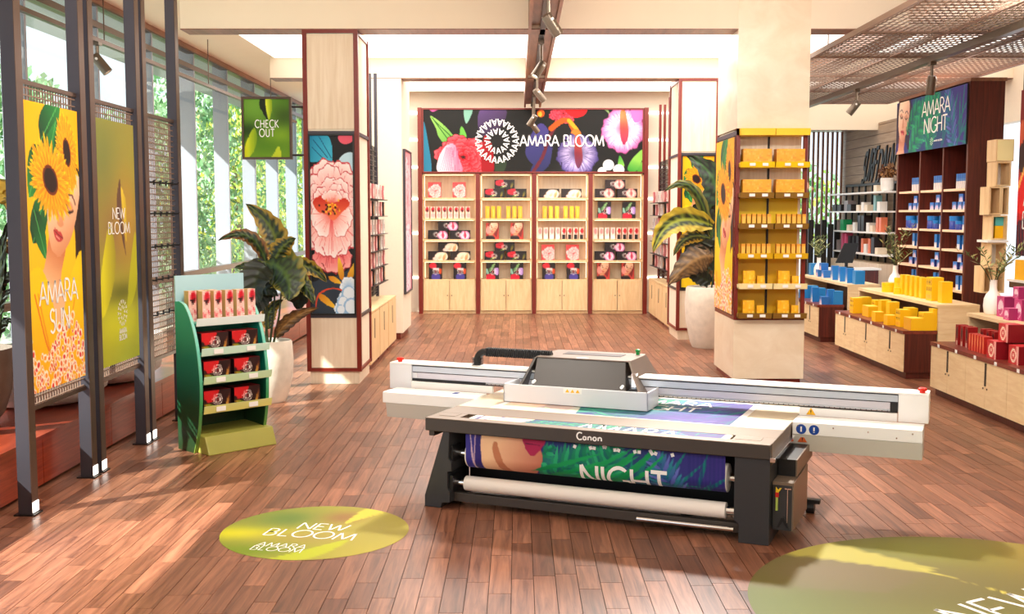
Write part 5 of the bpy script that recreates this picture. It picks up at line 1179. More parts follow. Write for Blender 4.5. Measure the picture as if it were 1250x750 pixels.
# tool box on the right side
tb = pp('tool_box', MB().box(PX + .005, PX + .14, .10, .75, .10, .42), CH); B(PX + .005, PX + .145, .095, .755, .42, .44).build('lid', TAN, tb)
B(PX + .14, PX + .15, .10, .75, .10, .44).build('side_cover', TAN, tb)
MB().box(PX + .03, PX + .045, .085, .098, .24, .34).build('knife_grip', mat('knife_green', (170, 190, 90), .4), tb); MB().box(PX + .028, PX + .05, .083, .098, .335, .37).build('knife_collar', mat('knife_red', (200, 30, 20), .4), tb)
MB().prism([(PX + .03, .37), (PX + .05, .37), (PX + .07, .40), (PX + .055, .40), (PX + .045, .385), (PX + .03, .405)], .083, .098).build('knife_head', mat('knife_yellow', (240, 200, 40), .4), tb)
MB().box(PX + .108, PX + .113, .088, .098, .16, .40).box(PX + .09, PX + .135, .088, .098, .395, .402).build('hex_key', CHR, tb)
MB().prism([(PX + .04, .12), (PX + .07, .19), (PX + .09, .19), (PX + .12, .12), (PX + .105, .12), (PX + .08, .165), (PX + .055, .12)], .092, .098).build('bracket', M['black'], tb)
MB().box(PX + .008, PX + .13, .3, 1.05, .44, .56).build('cable_tray', M['black'], tb); B(PX + .13, PX + .14, .3, 1.05, .44, .56).build('side_cover', TAN, tb)
# maker's lettering: bold serif-like strokes
mb = MB(); xo = 1.277
for ch, sc_ in (('C', 1.25), ('a', 1), ('n', 1), ('o', 1), ('n', 1)):
    wd, st2 = FONT[ch]; hh = .062 if ch != 'C' else .052
    for s_ in st2:
        vs, fs = strokes(s_, .16 if ch != 'C' else .2); mb.add([(xo + v[0] * hh * 1.1, -.0015, .643 + v[1] * hh) for v in vs], fs)
    xo += (wd * hh * 1.1) + .006
put('lettering', mb.mesh('lettering', M['ltext'], fix=False), fb)

# ================================================================ FLOOR STICKERS
def decal(c, r, label, art, txts, rot, logo=None):
    t = thing('floor_sticker', label, 'floor sticker', (*c, 0), group='round floor stickers')
    I = art.sample(); H_, W_ = I.shape[:2]; vs = []; cols = []; fs = []; NR, NA = 36, 120
    for i in range(NR + 1):
        for k in range(NA):
            a = 2 * math.pi * k / NA; rr = i / NR; x, y = rr * math.cos(a), rr * math.sin(a); vs.append((x * r, y * r, .0015))
            cols.append(I[min(H_ - 1, int((1 - y) / 2 * H_)), min(W_ - 1, int((x + 1) / 2 * W_))])
    for i in range(NR):
        for k in range(NA): fs.append((i * NA + k, (i + 1) * NA + k, (i + 1) * NA + (k + 1) % NA, i * NA + (k + 1) % NA))
    me = bpy.data.meshes.new('sticker_print'); me.from_pydata(vs, [], fs); me.materials.append(M['sheet'])
    at = me.color_attributes.new('Col', 'FLOAT_COLOR', 'POINT'); at.data.foreach_set('color', np.concatenate([linarr(np.array(cols)), np.ones((len(cols), 1))], 1).astype(np.float32).ravel())
    put('sticker_print', me, t)
    ca, sa = math.cos(rot), math.sin(rot)
    fm = lambda x, y: (x * ca - y * sa, x * sa + y * ca, .0026)
    lettering('lettering', txts, fm, M['ltext'], t, w=.09, track=.09, sx=1.)
    return t
al = Cv(100, 100, 1.6, lg((122, 130, 50), (170, 156, 58), (0, 0), (100, 20)))
al.glow(8, 54, 34, 12, (196, 190, 26)); al.glow(30, 26, 16, 16, (96, 120, 50)); al.glow(62, 24, 12, 12, (140, 100, 60)); al.glow(50, 62, 26, 14, (156, 140, 66)); al.glow(20, 84, 26, 12, (110, 130, 20)); al.glow(86, 50, 20, 30, (160, 148, 62))
al.poly(spl([(66, 22), (74, 2), (92, 0), (84, 12), (72, 26), (64, 36)]), (196, 184, 66)); al.poly(spl([(30, 104), (44, 90), (70, 66), (60, 92), (44, 104)]), (180, 190, 30), .7)
decal((-1.47, 7.81), .675, 'olive green round floor sticker left of the printer reading NEW BLOOM', al, [('NEW', .02, .03, .155), ('BLOOM', -.0, -.17, .165), ('AMARA', -.09, -.42, .09), ('BLOOM', -.09, -.51, .09)], R(-12))
ar = Cv(100, 100, 2., lg((94, 92, 36), (124, 110, 58), (0, 40), (90, 60)))
ar.glow(6, 50, 16, 30, (96, 108, 24)); ar.glow(50, 12, 30, 12, (120, 124, 36)); ar.glow(86, 16, 26, 20, (150, 124, 46)); ar.glow(24, 26, 20, 12, (120, 104, 70)); ar.glow(30, 66, 30, 16, (122, 124, 46))
ar.poly([(12, 12), (26, 2), (46, 24), (44, 28)], (176, 166, 76)); ar.poly([(43, 24), (45, 28), (62, 48), (60, 48)], (226, 210, 90)); ar.poly([(0, 36), (12, 12), (44, 28), (30, 40)], (116, 100, 66), .5)
decal((2.82, 6.22), 1.45, 'large olive green round floor sticker at the bottom right corner', ar, [('NEW', .03, -.15, .33), ('BLOOM', .0, -.58, .35)], R(28))
# ================================================================ BIG LEAFED PLANTS
def blade(p0, p1, p2, wd, base=(14, 30, 16), vein=(70, 96, 30), edge=(170, 150, 40), ew=.78, seed=0, fold=.25, depth=.0):
    q = np.random.RandomState(seed); p0, p1, p2 = (np.array(p, float) for p in (p0, p1, p2))
    n, m_ = 22, 10; vs = []; cols = []; fs = []
    for i in range(n + 1):
        t = i / n; c = (1 - t) ** 2 * p0 + 2 * t * (1 - t) * p1 + t * t * p2; d = 2 * (1 - t) * (p1 - p0) + 2 * t * (p2 - p1); d /= np.linalg.norm(d) + 1e-9
        s_ = np.cross(d, (0, -1, .15)); s_ /= np.linalg.norm(s_) + 1e-9; nr = np.cross(s_, d)
        w = wd * (math.sin(math.pi * min(1, (t * .97 + .03) ** .75)) ** .75)
        for j in range(m_ + 1):
            u = 2 * j / m_ - 1; wob = 1 + .10 * math.sin(t * 40 + 3 * u) * abs(u)
            vs.append(tuple(c + s_ * u * w * wob - nr * fold * abs(u) * w * (1 if seed % 2 else -1) + nr * .012 * math.sin(t * 34 - abs(u) * 6)))
            st = math.sin(t * 62 - abs(u) * 7 + q.rand() * .6); cc = np.array(base, float)
            if st > .45: cc = cc * .35 + np.array(vein) * .65
            if abs(u) > ew + .1 * math.sin(t * 62): cc = cc * .3 + np.array(edge) * .7
            if abs(u) < .1: cc = np.array(vein)
            cols.append(cc)
    for i in range(n):
        for j in range(m_): a = i * (m_ + 1) + j; fs.append((a, a + 1, a + m_ + 2, a + m_ + 1))
    me = bpy.data.meshes.new('leaf'); me.from_pydata(vs, [], fs); me.materials.append(M['leaf'])
    at = me.color_attributes.new('Col', 'FLOAT_COLOR', 'POINT'); at.data.foreach_set('color', np.concatenate([linarr(np.array(cols)), np.ones((len(cols), 1))], 1).astype(np.float32).ravel())
    me.polygons.foreach_set('use_smooth', [True] * len(me.polygons)); return me
def big_plant(label, root, Y, leaves, stems, z0):
    t = thing('leafy_plant', label, 'plant', root)
    for i, (a, b, c, w, dy, kw) in enumerate(leaves):
        P_ = lambda p, k: np.array(atY(p[0], p[1], Y + dy * k)) - np.array(root)
        put('leaf', blade(P_(a, 0), P_(b, .6), P_(c, 1), w * Y / 1340 / 2, seed=i, **kw), t)
    for a, b in stems:
        p, q_ = atY(*a, Y) - np.array(root), atY(*b, Y) - np.array(root); p[2] = z0 - root[2]
        MB().tube([p, (p + q_) / 2 + np.array((.02, 0, 0)), q_], [.016, .013, .008], 7).build('stem', M['stem'], t, smooth=True)
    return t
pot = [(.17, 0), (.21, .06), (.27, .3), (.285, .5), (.27, .74), (.255, .76), (.24, .745), (.235, .68)]
YL = 13.35; XL = XatY(327, YL)
lathe_thing('tall_planter', 'tall cream stone planter between the green display and the peony column', 'planter', (XL, YL, 0), pot, M['stone'], soil=(.24, .70))
DRY = dict(base=(120, 82, 40), vein=(170, 124, 66), edge=(60, 36, 20), ew=.6); DARK = dict(base=(10, 20, 12), vein=(30, 44, 18), edge=(60, 60, 24), ew=.9); YE = dict(edge=(212, 160, 40), ew=.62, vein=(96, 110, 30))
big_plant('tall leafy green plant with yellow edged leaves left of the peony column', (XL, YL, .70), YL, [
    ((334, 322), (350, 282), (300, 249), 34, .1, YE), ((326, 326), (312, 268), (266, 294), 17, -.2, dict(edge=(170, 100, 50), ew=.6)), ((322, 322), (336, 288), (351, 283), 16, .1, DARK),
    ((334, 326), (338, 300), (361, 291), 28, -.1, YE), ((340, 326), (380, 316), (399, 345), 20, .1, YE), ((350, 332), (372, 340), (384, 372), 20, -.15, dict()), ((338, 330), (312, 322), (286, 327), 15, -.1, dict(edge=(120, 120, 40))),
    ((322, 320), (360, 326), (352, 368), 52, -.3, dict(base=(18, 34, 16))), ((328, 322), (300, 340), (318, 372), 38, -.35, DARK), ((330, 345), (318, 362), (309, 388), 24, -.1, DARK), ((345, 340), (372, 356), (362, 378), 34, .1, DARK), ((318, 330), (334, 318), (352, 322), 30, .0, dict()),
    ((337, 412), (352, 384), (389, 376), 17, -.2, DRY), ((328, 402), (322, 376), (346, 366), 18, .1, YE), ((300, 352), (322, 346), (340, 362), 20, -.2, DARK)],
    [((324, 415), (324, 330)), ((329, 415), (336, 335)), ((333, 415), (344, 350)), ((327, 415), (318, 350))], .68)
YR = 18.9; XR = XatY(868, YR)
potr = [(.30, 0), (.34, .08), (.42, .45), (.44, .75), (.42, 1.02), (.40, 1.05), (.38, 1.03), (.37, .95)]
lathe_thing('tall_planter', 'tall cream stone planter half hidden behind the yellow product column', 'planter', (XR, YR, 0), potr, M['stone'], soil=(.375, .97))
big_plant('leafy green plant with long yellow edged leaves beside the yellow product column', (XR, YR, .97), YR, [
    ((866, 292), (896, 214), (838, 191), 36, .2, DARK | dict(vein=(50, 90, 40))), ((868, 290), (852, 198), (810, 235), 14, -.2, dict(edge=(130, 120, 40), ew=.5)), ((870, 276), (812, 250), (797, 309), 30, -.4, dict(edge=(226, 190, 50), ew=.5, vein=(150, 160, 50))),
    ((868, 292), (836, 278), (822, 313), 16, -.2, YE), ((872, 300), (858, 262), (846, 250), 34, .1, DARK), ((870, 300), (852, 285), (836, 318), 30, 0, DARK), ((868, 306), (838, 306), (816, 350), 16, -.1, DARK), ((872, 314), (850, 306), (816, 348), 34, -.3, dict(base=(90, 66, 40), vein=(150, 116, 70), edge=(40, 28, 18))),
    ((872, 330), (868, 300), (858, 282), 26, .1, DARK), ((874, 340), (866, 322), (852, 312), 28, .1, DRY), ((868, 345), (850, 336), (836, 330), 20, -.1, DARK), ((874, 250), (884, 280), (872, 330), 30, .2, DARK)],
    [((862, 350), (866, 290)), ((868, 350), (872, 300)), ((874, 350), (880, 300))], .95)
YG = 9.5; XG = -4.88
big_plant('dark leafy plant in the grey stone planter at the left edge', (XG, YG, 1.05), YG, [
    ((-6, 250), (4, 214), (14, 262), 30, .1, dict(base=(226, 180, 50), vein=(250, 214, 90), edge=(40, 50, 20), ew=.8)), ((-4, 300), (12, 290), (24, 330), 16, .1, dict(base=(150, 110, 60), vein=(190, 150, 90), edge=(60, 40, 20))),
    ((-10, 420), (-6, 360), (18, 352), 14, 0, DARK), ((-8, 420), (6, 380), (16, 396), 12, 0, DARK), ((-8, 400), (-6, 330), (10, 270), 18, 0, DARK), ((-6, 360), (6, 330), (18, 336), 14, 0, DARK), ((-8, 420), (2, 340), (6, 300), 16, .1, DARK), ((-10, 330), (0, 300), (16, 290), 14, .1, DARK)],
    [((-8, 424), (-4, 340)), ((-4, 424), (2, 300)), ((-12, 424), (-10, 330))], 1.05)

# ================================================================ RIGHT: CABINETS, BENCHES, GOODS
def low_cabinet(x, y0, y1, label, ndoors):
    t = thing('low_cabinet', label, 'cabinet', (x, y0, 0)); L = y1 - y0
    B(.06, .45, .03, L - .03, 0, .09).build('plinth', M['darkwood'], t)
    B(.02, .46, .0, L, .09, .63).build('cabinet_body', M['darkwood'], t)
    B(-.01, .47, -.005, L + .005, .63, .675).build('cabinet_top', M['mahog'], t)
    w = L / ndoors
    for k in range(ndoors):
        d = B(.0, .019, k * w + .004, (k + 1) * w - .004, .10, .625).build('door', M['maplex'], t)
        e = w * (k + 1) - .022 if k % 2 == 0 else w * k + .006
        B(-.004, .001, e, e + .016, .36, .62).build('handle_slot', M['darksteel'], d)
        MB().tube([(.001, e + (-.03 if k % 2 == 0 else .045), .33), (-.006, e + (-.03 if k % 2 == 0 else .045), .33)], .011, 8).build('lock', M['bronze'], d)
    for k in range(ndoors): B(-.014, -.0105, (k + .5) * w - .03, (k + .5) * w + .03, .632, .672).build('price_tag', M['white'], t)
def bench(x, y0, y1, label, h=1.04, dp=.57):
    t = thing('raised_shelf', label, 'shelf', (x, y0, 0)); L = y1 - y0
    B(-.02, dp, 0, L, h - .045, h).build('shelf_top', M['maplex'], t)
    for y in (0.005, L - .04): B(.0, dp, y, y + .035, 0, h - .045).build('end_panel', M['maplex'], t)
    B(dp - .02, dp - .001, .04, L - .04, 0, h - .045).build('back_panel', M['darkwood'], t); B(.0, .03, .04, L - .04, 0, .62).build('lower_rail', M['darkwood'], t)
low_cabinet(5.36, 15.17, 18.44, 'low maple door cabinet with dark top under the yellow boxes', 6); bench(5.84, 15.17, 18.75, 'raised pale wood shelf carrying the yellow cartons')
low_cabinet(5.37, 19.56, 22.8, 'low maple door cabinet with dark top under the blue boxes', 6); bench(5.90, 19.56, 22.9, 'raised pale wood shelf carrying the blue cartons')
low_cabinet(5.27, 9.52, 13.90, 'low maple door cabinet with dark top under the red boxes at the right edge', 8); bench(5.76, 9.6, 13.98, 'raised pale wood shelf at the right edge carrying the pink boxes')
def art_box(bg, fn=None, w=1, h=1.4):
    c = Cv(w, h, 14, bg)
    if fn: fn(c)
    return c
def dots(col, n=3, r=.11, rows=3):
    def f(c):
        for i in range(n):
            for j in range(rows): c.ell((i + .5) / n * c.W, (j + .6) / (rows + .3) * c.H, r, r * 1.1, col if (j < rows - 1) else (240, 150, 90)); c.ell((i + .5) / n * c.W, (j + .6) / (rows + .3) * c.H, r * .5, r * .5, (250, 200, 60))
    return f
Yw, Yd = (252, 196, 14), (214, 150, 8); Bl = (30, 110, 190)
blg = lambda c: c.poly([(0, 0), (c.W, 0), (c.W, c.H), (0, c.H)], lg((30, 110, 196), (248, 226, 224), (0, c.H * .25), (0, c.H)))
bll = lambda c: (blg(c), c.ell(c.W * .5, c.H * .6, c.W * .3, c.H * .22, (236, 190, 214)))
rdr = lambda c: (c.poly([(c.W * .7, 0), (c.W, 0), (c.W, c.H), (c.W * .8, c.H)], (240, 170, 160)), c.ell(c.W * .45, c.H * .5, c.W * .3, c.H * .38, (250, 226, 200)), c.ell(c.W * .45, c.H * .5, c.W * .2, c.H * .26, (206, 30, 40)), c.ell(c.W * .45, c.H * .5, c.W * .1, c.H * .13, (250, 226, 200)))
pkr = lambda c: (c.ell(c.W * .5, c.H * .5, c.W * .36, c.H * .36, (244, 214, 228)), c.poly([(c.W * .2, c.H * .62), (c.W * .8, c.H * .6), (c.W * .6, c.H * .82), (c.W * .3, c.H * .8)], (190, 50, 120)))
GM = dict(
    yp=pbox('yellow_box', .19, .25, .15, art_box(Yw, dots((90, 40, 10))), Yw, 9, 11, (255, 214, 60)), yt=pbox('yellow_box', .15, .30, .15, None, Yw, top=(255, 220, 80)), yl=pbox('yellow_box', .30, .17, .17, art_box((246, 180, 20), None), Yw, 4, 4, (255, 220, 80)),
    ys=pbox('yellow_box', .17, .145, .13, None, (250, 190, 20), top=(255, 224, 90)), yb=pbox('yellow_box', .22, .34, .17, art_box(Yw, dots((60, 24, 10))), (250, 190, 10), 10, 12, (255, 214, 60)), yc=pbox('slim_carton', .10, .31, .12, None, (250, 196, 24), top=(255, 224, 90)),
    bt=pbox('blue_carton', .12, .27, .12, art_box(Bl, blg), (28, 116, 190), 3, 10, (50, 140, 210)), bs=pbox('blue_box', .16, .14, .14, art_box(Bl, bll), (34, 104, 180), 5, 6, (60, 130, 200)), bb=pbox('blue_box', .18, .24, .17, None, (36, 130, 196), top=(70, 160, 214)),
    rt=pbox('crimson_carton', .085, .25, .12, art_box((150, 20, 26), lambda c: (c.ell(.5, .5, .3, .4, (60, 10, 16)), c.ell(.5, 1.2, .3, .12, (250, 220, 200)))), (150, 22, 24), 4, 9, (170, 40, 36)), rc=pbox('coral_carton', .05, .20, .1, art_box((220, 70, 50), lambda c: c.ell(.5, .5, .25, .5, (240, 140, 90))), (190, 40, 34), 3, 8, (210, 60, 50)),
    rr=pbox('red_box', .24, .20, .18, art_box((196, 24, 34), rdr, 1.2, 1), (140, 14, 26), 14, 12, (210, 50, 56)), pk=pbox('pink_box', .2, .25, .17, art_box((206, 60, 130), pkr, 1, 1.2), (150, 30, 90), 12, 14, (226, 110, 160)), ps=pbox('pink_box', .15, .14, .14, art_box((206, 60, 130), pkr, 1, 1), (150, 30, 90), 10, 10, (226, 110, 160)))
def good(k, px, X, z, label, group, cat='box', dz=0, dx=0):
    m_ = GM[k]; y = YatX(px, X); lo = 19.68 if px < 1048 and X < 6.2 and 'blue' in group else 15.30 if 'yellow' in group else 0
    if y < lo: y = lo; X = (px - CX) * y / 1340 * 1.004
    item(m_.name.split('.')[0], m_, (X + dx, y, z + .0005 + dz), R(-90), label, cat, group)
G1_, G2_ = 'yellow boxes on the low cabinet', 'yellow cartons on the raised shelf'
for k, px, X, lb, dz in (('yp', 1048, 5.56, 'patterned yellow box, farthest on the low yellow cabinet', 0), ('yp', 1059, 5.76, 'patterned yellow box behind the farthest one on the low yellow cabinet', 0), ('yl', 1066, 5.60, 'low wide yellow box, second group from the far end', 0), ('yp', 1075, 5.765, 'patterned yellow box behind the low wide one', 0),
        ('yt', 1083, 5.66, 'plain tall yellow box, left of the middle pair on the low cabinet', 0), ('yt', 1093, 5.66, 'plain tall yellow box, right of the middle pair on the low cabinet', 0), ('ys', 1075, 5.46, 'small yellow cube at the front edge, farther one', 0), ('ys', 1090, 5.46, 'small yellow cube at the front edge, nearer one', 0),
        ('yp', 1106, 5.56, 'patterned yellow box right of the small cubes', 0), ('yp', 1115, 5.765, 'patterned yellow box in the back row right of the small cubes', 0), ('yl', 1119, 5.56, 'low wide yellow box near the right end of the low cabinet', 0), ('yp', 1131, 5.56, 'patterned yellow box, second from the near end of the low cabinet', 0), ('yt', 1143, 5.60, 'plain tall yellow box at the near end of the low cabinet', 0)):
    good(k, px, X, .675, lb, G1_, dz=dz)
for k, px, lb in (('yc', 1107, 'slim yellow carton, farthest on the raised shelf'), ('yc', 1113, 'slim yellow carton, second on the raised shelf'), ('yc', 1119, 'slim yellow carton, third on the raised shelf'), ('yc', 1125, 'slim yellow carton, fourth on the raised shelf'), ('yc', 1131, 'slim yellow carton, fifth on the raised shelf'),
        ('yb', 1144, 'large patterned yellow carton on the raised shelf'), ('yt', 1157, 'plain yellow carton at the near end of the raised shelf')):
    good(k, px, 6.06, 1.04, lb, G2_)
def jar(name, loc, r, h, m_, label, group, lid=None):
    t = thing(name, label, 'jar', loc, group=group); MB().lathe([(r, 0), (r, h * .62), (r * .97, h * .64)], 18).build('jar_body', m_, t, smooth=True)
    MB().lathe([(r * 1.02, h * .65), (r * 1.02, h), (r * .9, h + .003)], 18).build('lid', lid or m_, t, smooth=True); return t
YJ = mat('yellow_jar', Yw, .3); BJ = mat('blue_jar', (40, 60, 150), .3); BL_ = mat('blue_lid', (20, 120, 200), .3)
jar('cosmetic_jar', (6.0, YatX(1088, 6.0), 1.0405), .115, .15, YJ, 'squat yellow jar in front of the white vase on the raised shelf', 'yellow jars'); jar('cosmetic_jar', (5.98, YatX(1091, 5.98) - .3, 1.0405), .07, .10, YJ, 'small yellow jar beside the squat yellow jar', 'yellow jars')
jar('cosmetic_jar', (6.08, YatX(1100, 6.08), 1.0405), .075, .24, YJ, 'tall yellow cup jar right of the white vase', 'yellow jars')
for k, px, X, lb, z in (('bb', 984, 5.55, 'blue box at the far left of the low blue cabinet', .675), ('bb', 994, 5.70, 'blue box in the back row of the low blue cabinet', .675), ('bt', 997, 5.5, 'tall blue carton with pale foot on the low blue cabinet', .675), ('bb', 1003, 5.66, 'wide blue box behind the tall carton on the low cabinet', .675),
        ('bs', 1006, 5.45, 'short blue box at the front edge of the low cabinet', .675), ('bt', 1013, 5.5, 'tall blue carton, second from the near end of the low cabinet', .675), ('bb', 1021, 5.52, 'blue box at the near end of the low blue cabinet', .675),
        ('bb', 995, 6.12, 'blue box left of the short boxes on the raised blue shelf', 1.04), ('bs', 1003, 6.09, 'short blue and pink box, farther one on the raised shelf', 1.04), ('bs', 1010, 6.09, 'short blue and pink box, nearer one on the raised shelf', 1.04), ('bs', 1007, 6.09, 'violet blue box on top of the short ones', 1.181),
        ('bt', 1021, 6.05, 'tall blue carton with pale foot, first of the right hand four', 1.04), ('bt', 1030, 6.05, 'tall blue carton with pale foot, second of the right hand four', 1.04), ('bt', 1039, 6.05, 'tall blue carton with pale foot, third of the right hand four', 1.04), ('bb', 1047, 6.05, 'plain blue carton at the near end of the raised blue shelf', 1.04)):
    good(k, px, X, z, lb, 'blue boxes on the far right display')
for i in range(3): good('rt', 1179 + i * 6, 5.52 + .0, .675, 'dark crimson carton, %s of the left three on the red cabinet' % ('first', 'second', 'third')[i], 'crimson cartons')
for i in range(6): good('rc', 1194 + i * 3.4, 5.45, .675, 'slim coral carton, %s from the left on the red cabinet' % ORDN[i], 'slim coral cartons')
for i in range(3): good('rt', 1210 + i * 7, 5.62, .675, 'dark crimson carton behind the round logo boxes, %s from the left' % ('first', 'second', 'third')[i], 'crimson cartons')
good('rr', 1226, 5.42, .675, 'red box with round target logo at the front edge', 'red round logo boxes'); good('rr', 1254, 5.46, .675, 'red box with round target logo cut by the right edge of the photo', 'red round logo boxes'); good('rr', 1240, 5.5, .675, 'red box with round target logo stacked on top of the others', 'red round logo boxes', dz=.201)
good('pk', 1234, 6.0, 1.04, 'magenta box with a pale round print beside the white bottle vase', 'magenta boxes'); good('ps', 1240, 5.88, 1.04, 'small magenta box with pale round print in front of the large one', 'magenta boxes'); good('pk', 1256, 6.0, 1.04, 'magenta box at the right edge of the photo', 'magenta boxes'); good('ps', 1251, 6.0, 1.04, 'small magenta box raised at the right edge', 'magenta boxes', dz=.251)
# vases with olive twigs
vp = [(.085, 0), (.105, .02), (.115, .10), (.11, .19), (.085, .25), (.05, .29), (.045, .33), (.045, .42), (.052, .43), (.04, .43), (.035, .36)]
VW = mat('vase_white', (250, 248, 244), .35)
for px, X, sc_, lb, sp_ in ((1001, 6.15, .85, 'white bottle vase behind the blue boxes', (.75, .35)), (1095, 6.24, .95, 'white bottle vase behind the yellow jars', (.75, .32)), (1216, 5.98, 1., 'large white bottle vase beside the magenta boxes', (.75, .5))):
    y = YatX(px, X); t = thing('bottle_vase', lb, 'vase', (X, y, 1.0405)); MB().lathe([(a * sc_, b * sc_) for a, b in vp], 24).build('vase_body', VW, t, smooth=True)
    g = thing('olive_twigs', 'thin olive twigs standing in the ' + lb, 'branches', (X, y, 1.04 + .30 * sc_)); q = np.random.RandomState(px); lv = []
    for k in range(8):
        a = q.rand() * 6.28; dx, dy = math.cos(a) * sp_[1] * (.4 + .6 * q.rand()), math.sin(a) * .25; hh = sp_[0] * (.4 + .6 * q.rand()); P_ = [np.array((0, 0, 0.)), np.array((dx * .25, dy * .2, hh * .6)), np.array((dx, dy, hh * (.75 if abs(dx) > .3 else 1)))]
        bz = [(1 - s) ** 2 * P_[0] + 2 * s * (1 - s) * P_[1] + s * s * P_[2] for s in np.linspace(0, 1, 14)]
        MB().tube(bz, [.006] * 7 + [.003] * 7, 5).build('twig', M['stem'], g)
        for i in range(5, 14):
            for s in (-1, 1):
                d = np.array((q.randn() * .5, q.randn() * .5, .5 + q.rand())); d /= np.linalg.norm(d); L = .055 + .04 * q.rand(); sd = np.cross(d, q.randn(3)); sd /= np.linalg.norm(sd) + 1e-9
                lv.append((bz[i], d * L + np.array((s * L * .6, 0, 0)), sd * .012, [(112, 124, 70), (150, 160, 100), (80, 96, 50), (190, 190, 130)][q.randint(4)]))
    mb = MB()
    for p, d, s, c in lv: mb.add([p, p + d * .5 + s, p + d, p + d * .5 - s], [(0, 1, 2, 3)], lin(c))
    o = put('leaves', mb.mesh('leaves', M['leaf'], fix=False), g); o['kind'] = 'stuff'

# ================================================================ TALL MAHOGANY SHELVES WITH THE NIGHT BANNER
TX, TY0, TY1, TZ = 6.47, 15.9, 18.86, 4.24
tw = thing('tall_shelving', 'tall dark mahogany shelving full of small blue products', 'shelf unit', (TX, TY0, 0))
L = TY1 - TY0
for y in (0, L - .06): B(0, .5, y, y + .06, 0, TZ - .05).build('end_panel', M['darkwood'], tw)
B(.0, .52, -.01, L, TZ - .05, TZ).build('top_cap', M['brownwood'], tw); B(.44, .48, .06, L - .06, 0, TZ - .05).build('back_panel', M['darkwood'], tw)
dv = [.06, .95, 1.91, L - .06]
for y in dv[1:3]: B(.01, .44, y - .025, y + .025, 0, TZ - .06).build('divider', M['darkwood'], tw)
B(.02, .44, .06, L - .06, 0, .1).build('plinth', M['darkwood'], tw)
tz = (2.67, 2.36, 2.06, 1.77, 1.47, 1.17)
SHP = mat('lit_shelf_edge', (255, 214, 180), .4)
for z in tz:
    for k in range(3):
        s = B(.02, .44, dv[k] + .025, dv[k + 1] - .025, z - .035, z).build('shelf', SHP, tw)
        B(.40, .43, dv[k] + .05, dv[k + 1] - .05, z - .042, z - .0355).build('led_strip', M['led'], s)
ns_ = poster('night_banner', art_night(296, 88, .62, 4, 1.5), (TX - .03, TY1 - .01, 4.16), (0, -(L - .04), 0), (0, 0, -.86), 'dark blue palm leaf banner reading AMARA NIGHT on the tall shelving', 'banner', thick=.025, edge=M['black'])
lettering('lettering', [('AMARA', 1.75, -.33, .23), ('NIGHT', 1.75, -.60, .23)], lambda x, y: (-.005, -x, y), M['ltext'], ns_, w=.10, track=.06, sx=1.3)
logo_mesh(lambda x, y: (-.005, -x, y), 1.62, -.74, .06, material=M['ltext'], parent=ns_, w=.3, n1=10, n2=6); lettering('lettering', [('AMARA BLOOM', 1.88, -.75, .025)], lambda x, y: (-.005, -x, y), M['ltext'], ns_, w=.2, track=.1, sx=1.6)
Gb = dict(sl=pbox('slim_carton', .04, .22, .08, art_box(Bl, lambda c: (c.poly([(0, c.H * .45), (c.W, c.H * .45), (c.W, c.H), (0, c.H)], (240, 226, 216)))), (40, 90, 170), 2, 6, (60, 140, 210)), bx=pbox('blue_box', .15, .115, .13, art_box((50, 60, 150), bll), (40, 50, 130), 5, 6, (80, 120, 200)),
          tl=pbox('blue_carton', .1, .21, .1, art_box((30, 120, 200), lambda c: c.poly([(0, c.H * .6), (c.W, c.H * .6), (c.W, c.H), (0, c.H)], (236, 226, 230))), (30, 100, 180), 4, 8, (60, 150, 220)))
BAYN = ('near', 'middle', 'far')
for k in range(3):
    y0 = TY0 + dv[k] + .06
    gp = 'blue products on the mahogany shelving'
    def gi(key, yo, z, lb, dz=0): item(Gb[key].name.split('.')[0], Gb[key], (TX + .12, y0 + yo, z + .0005 + dz), R(-90), '%s, %s bay of the mahogany shelving' % (lb, BAYN[k]), 'box', gp)
    for i in range(9): gi('sl', .04 + i * .052, tz[0], 'slim blue topped carton, %s from the right, top shelf' % ORDN[i])
    gi('bx', .08, tz[1], 'small indigo box, right one on the second shelf'); gi('bx', .26, tz[1], 'small indigo box, middle one on the second shelf'); gi('bx', .46, tz[1], 'small indigo box, left one on the second shelf'); gi('bx', .22, tz[1], 'small indigo box stacked on the second shelf', .116)
    jar('cosmetic_jar', (TX + .12, y0 + .52, tz[2] + .0005), .10, .20, BJ, 'large indigo jar with blue lid, third shelf, %s bay of the mahogany shelving' % BAYN[k], gp, BL_); jar('cosmetic_jar', (TX + .10, y0 + .32, tz[2] + .0005), .07, .13, BJ, 'small indigo jar with blue lid, third shelf, %s bay' % BAYN[k], gp, BL_); gi('tl', .12, tz[2], 'tall blue carton at the right of the third shelf')
    gi('tl', .10, tz[3], 'blue and white carton, right one on the fourth shelf'); gi('tl', .30, tz[3], 'blue and white carton, left one on the fourth shelf')
    gi('bx', .10, tz[4], 'small indigo box, right one on the fifth shelf'); gi('bx', .36, tz[4], 'small indigo box, left one on the fifth shelf'); gi('bx', .2, tz[4], 'small indigo box stacked on the fifth shelf', .116)
    gi('tl', .12, tz[5], 'blue carton, right one on the lowest visible shelf'); gi('tl', .30, tz[5], 'blue carton, left one on the lowest visible shelf')

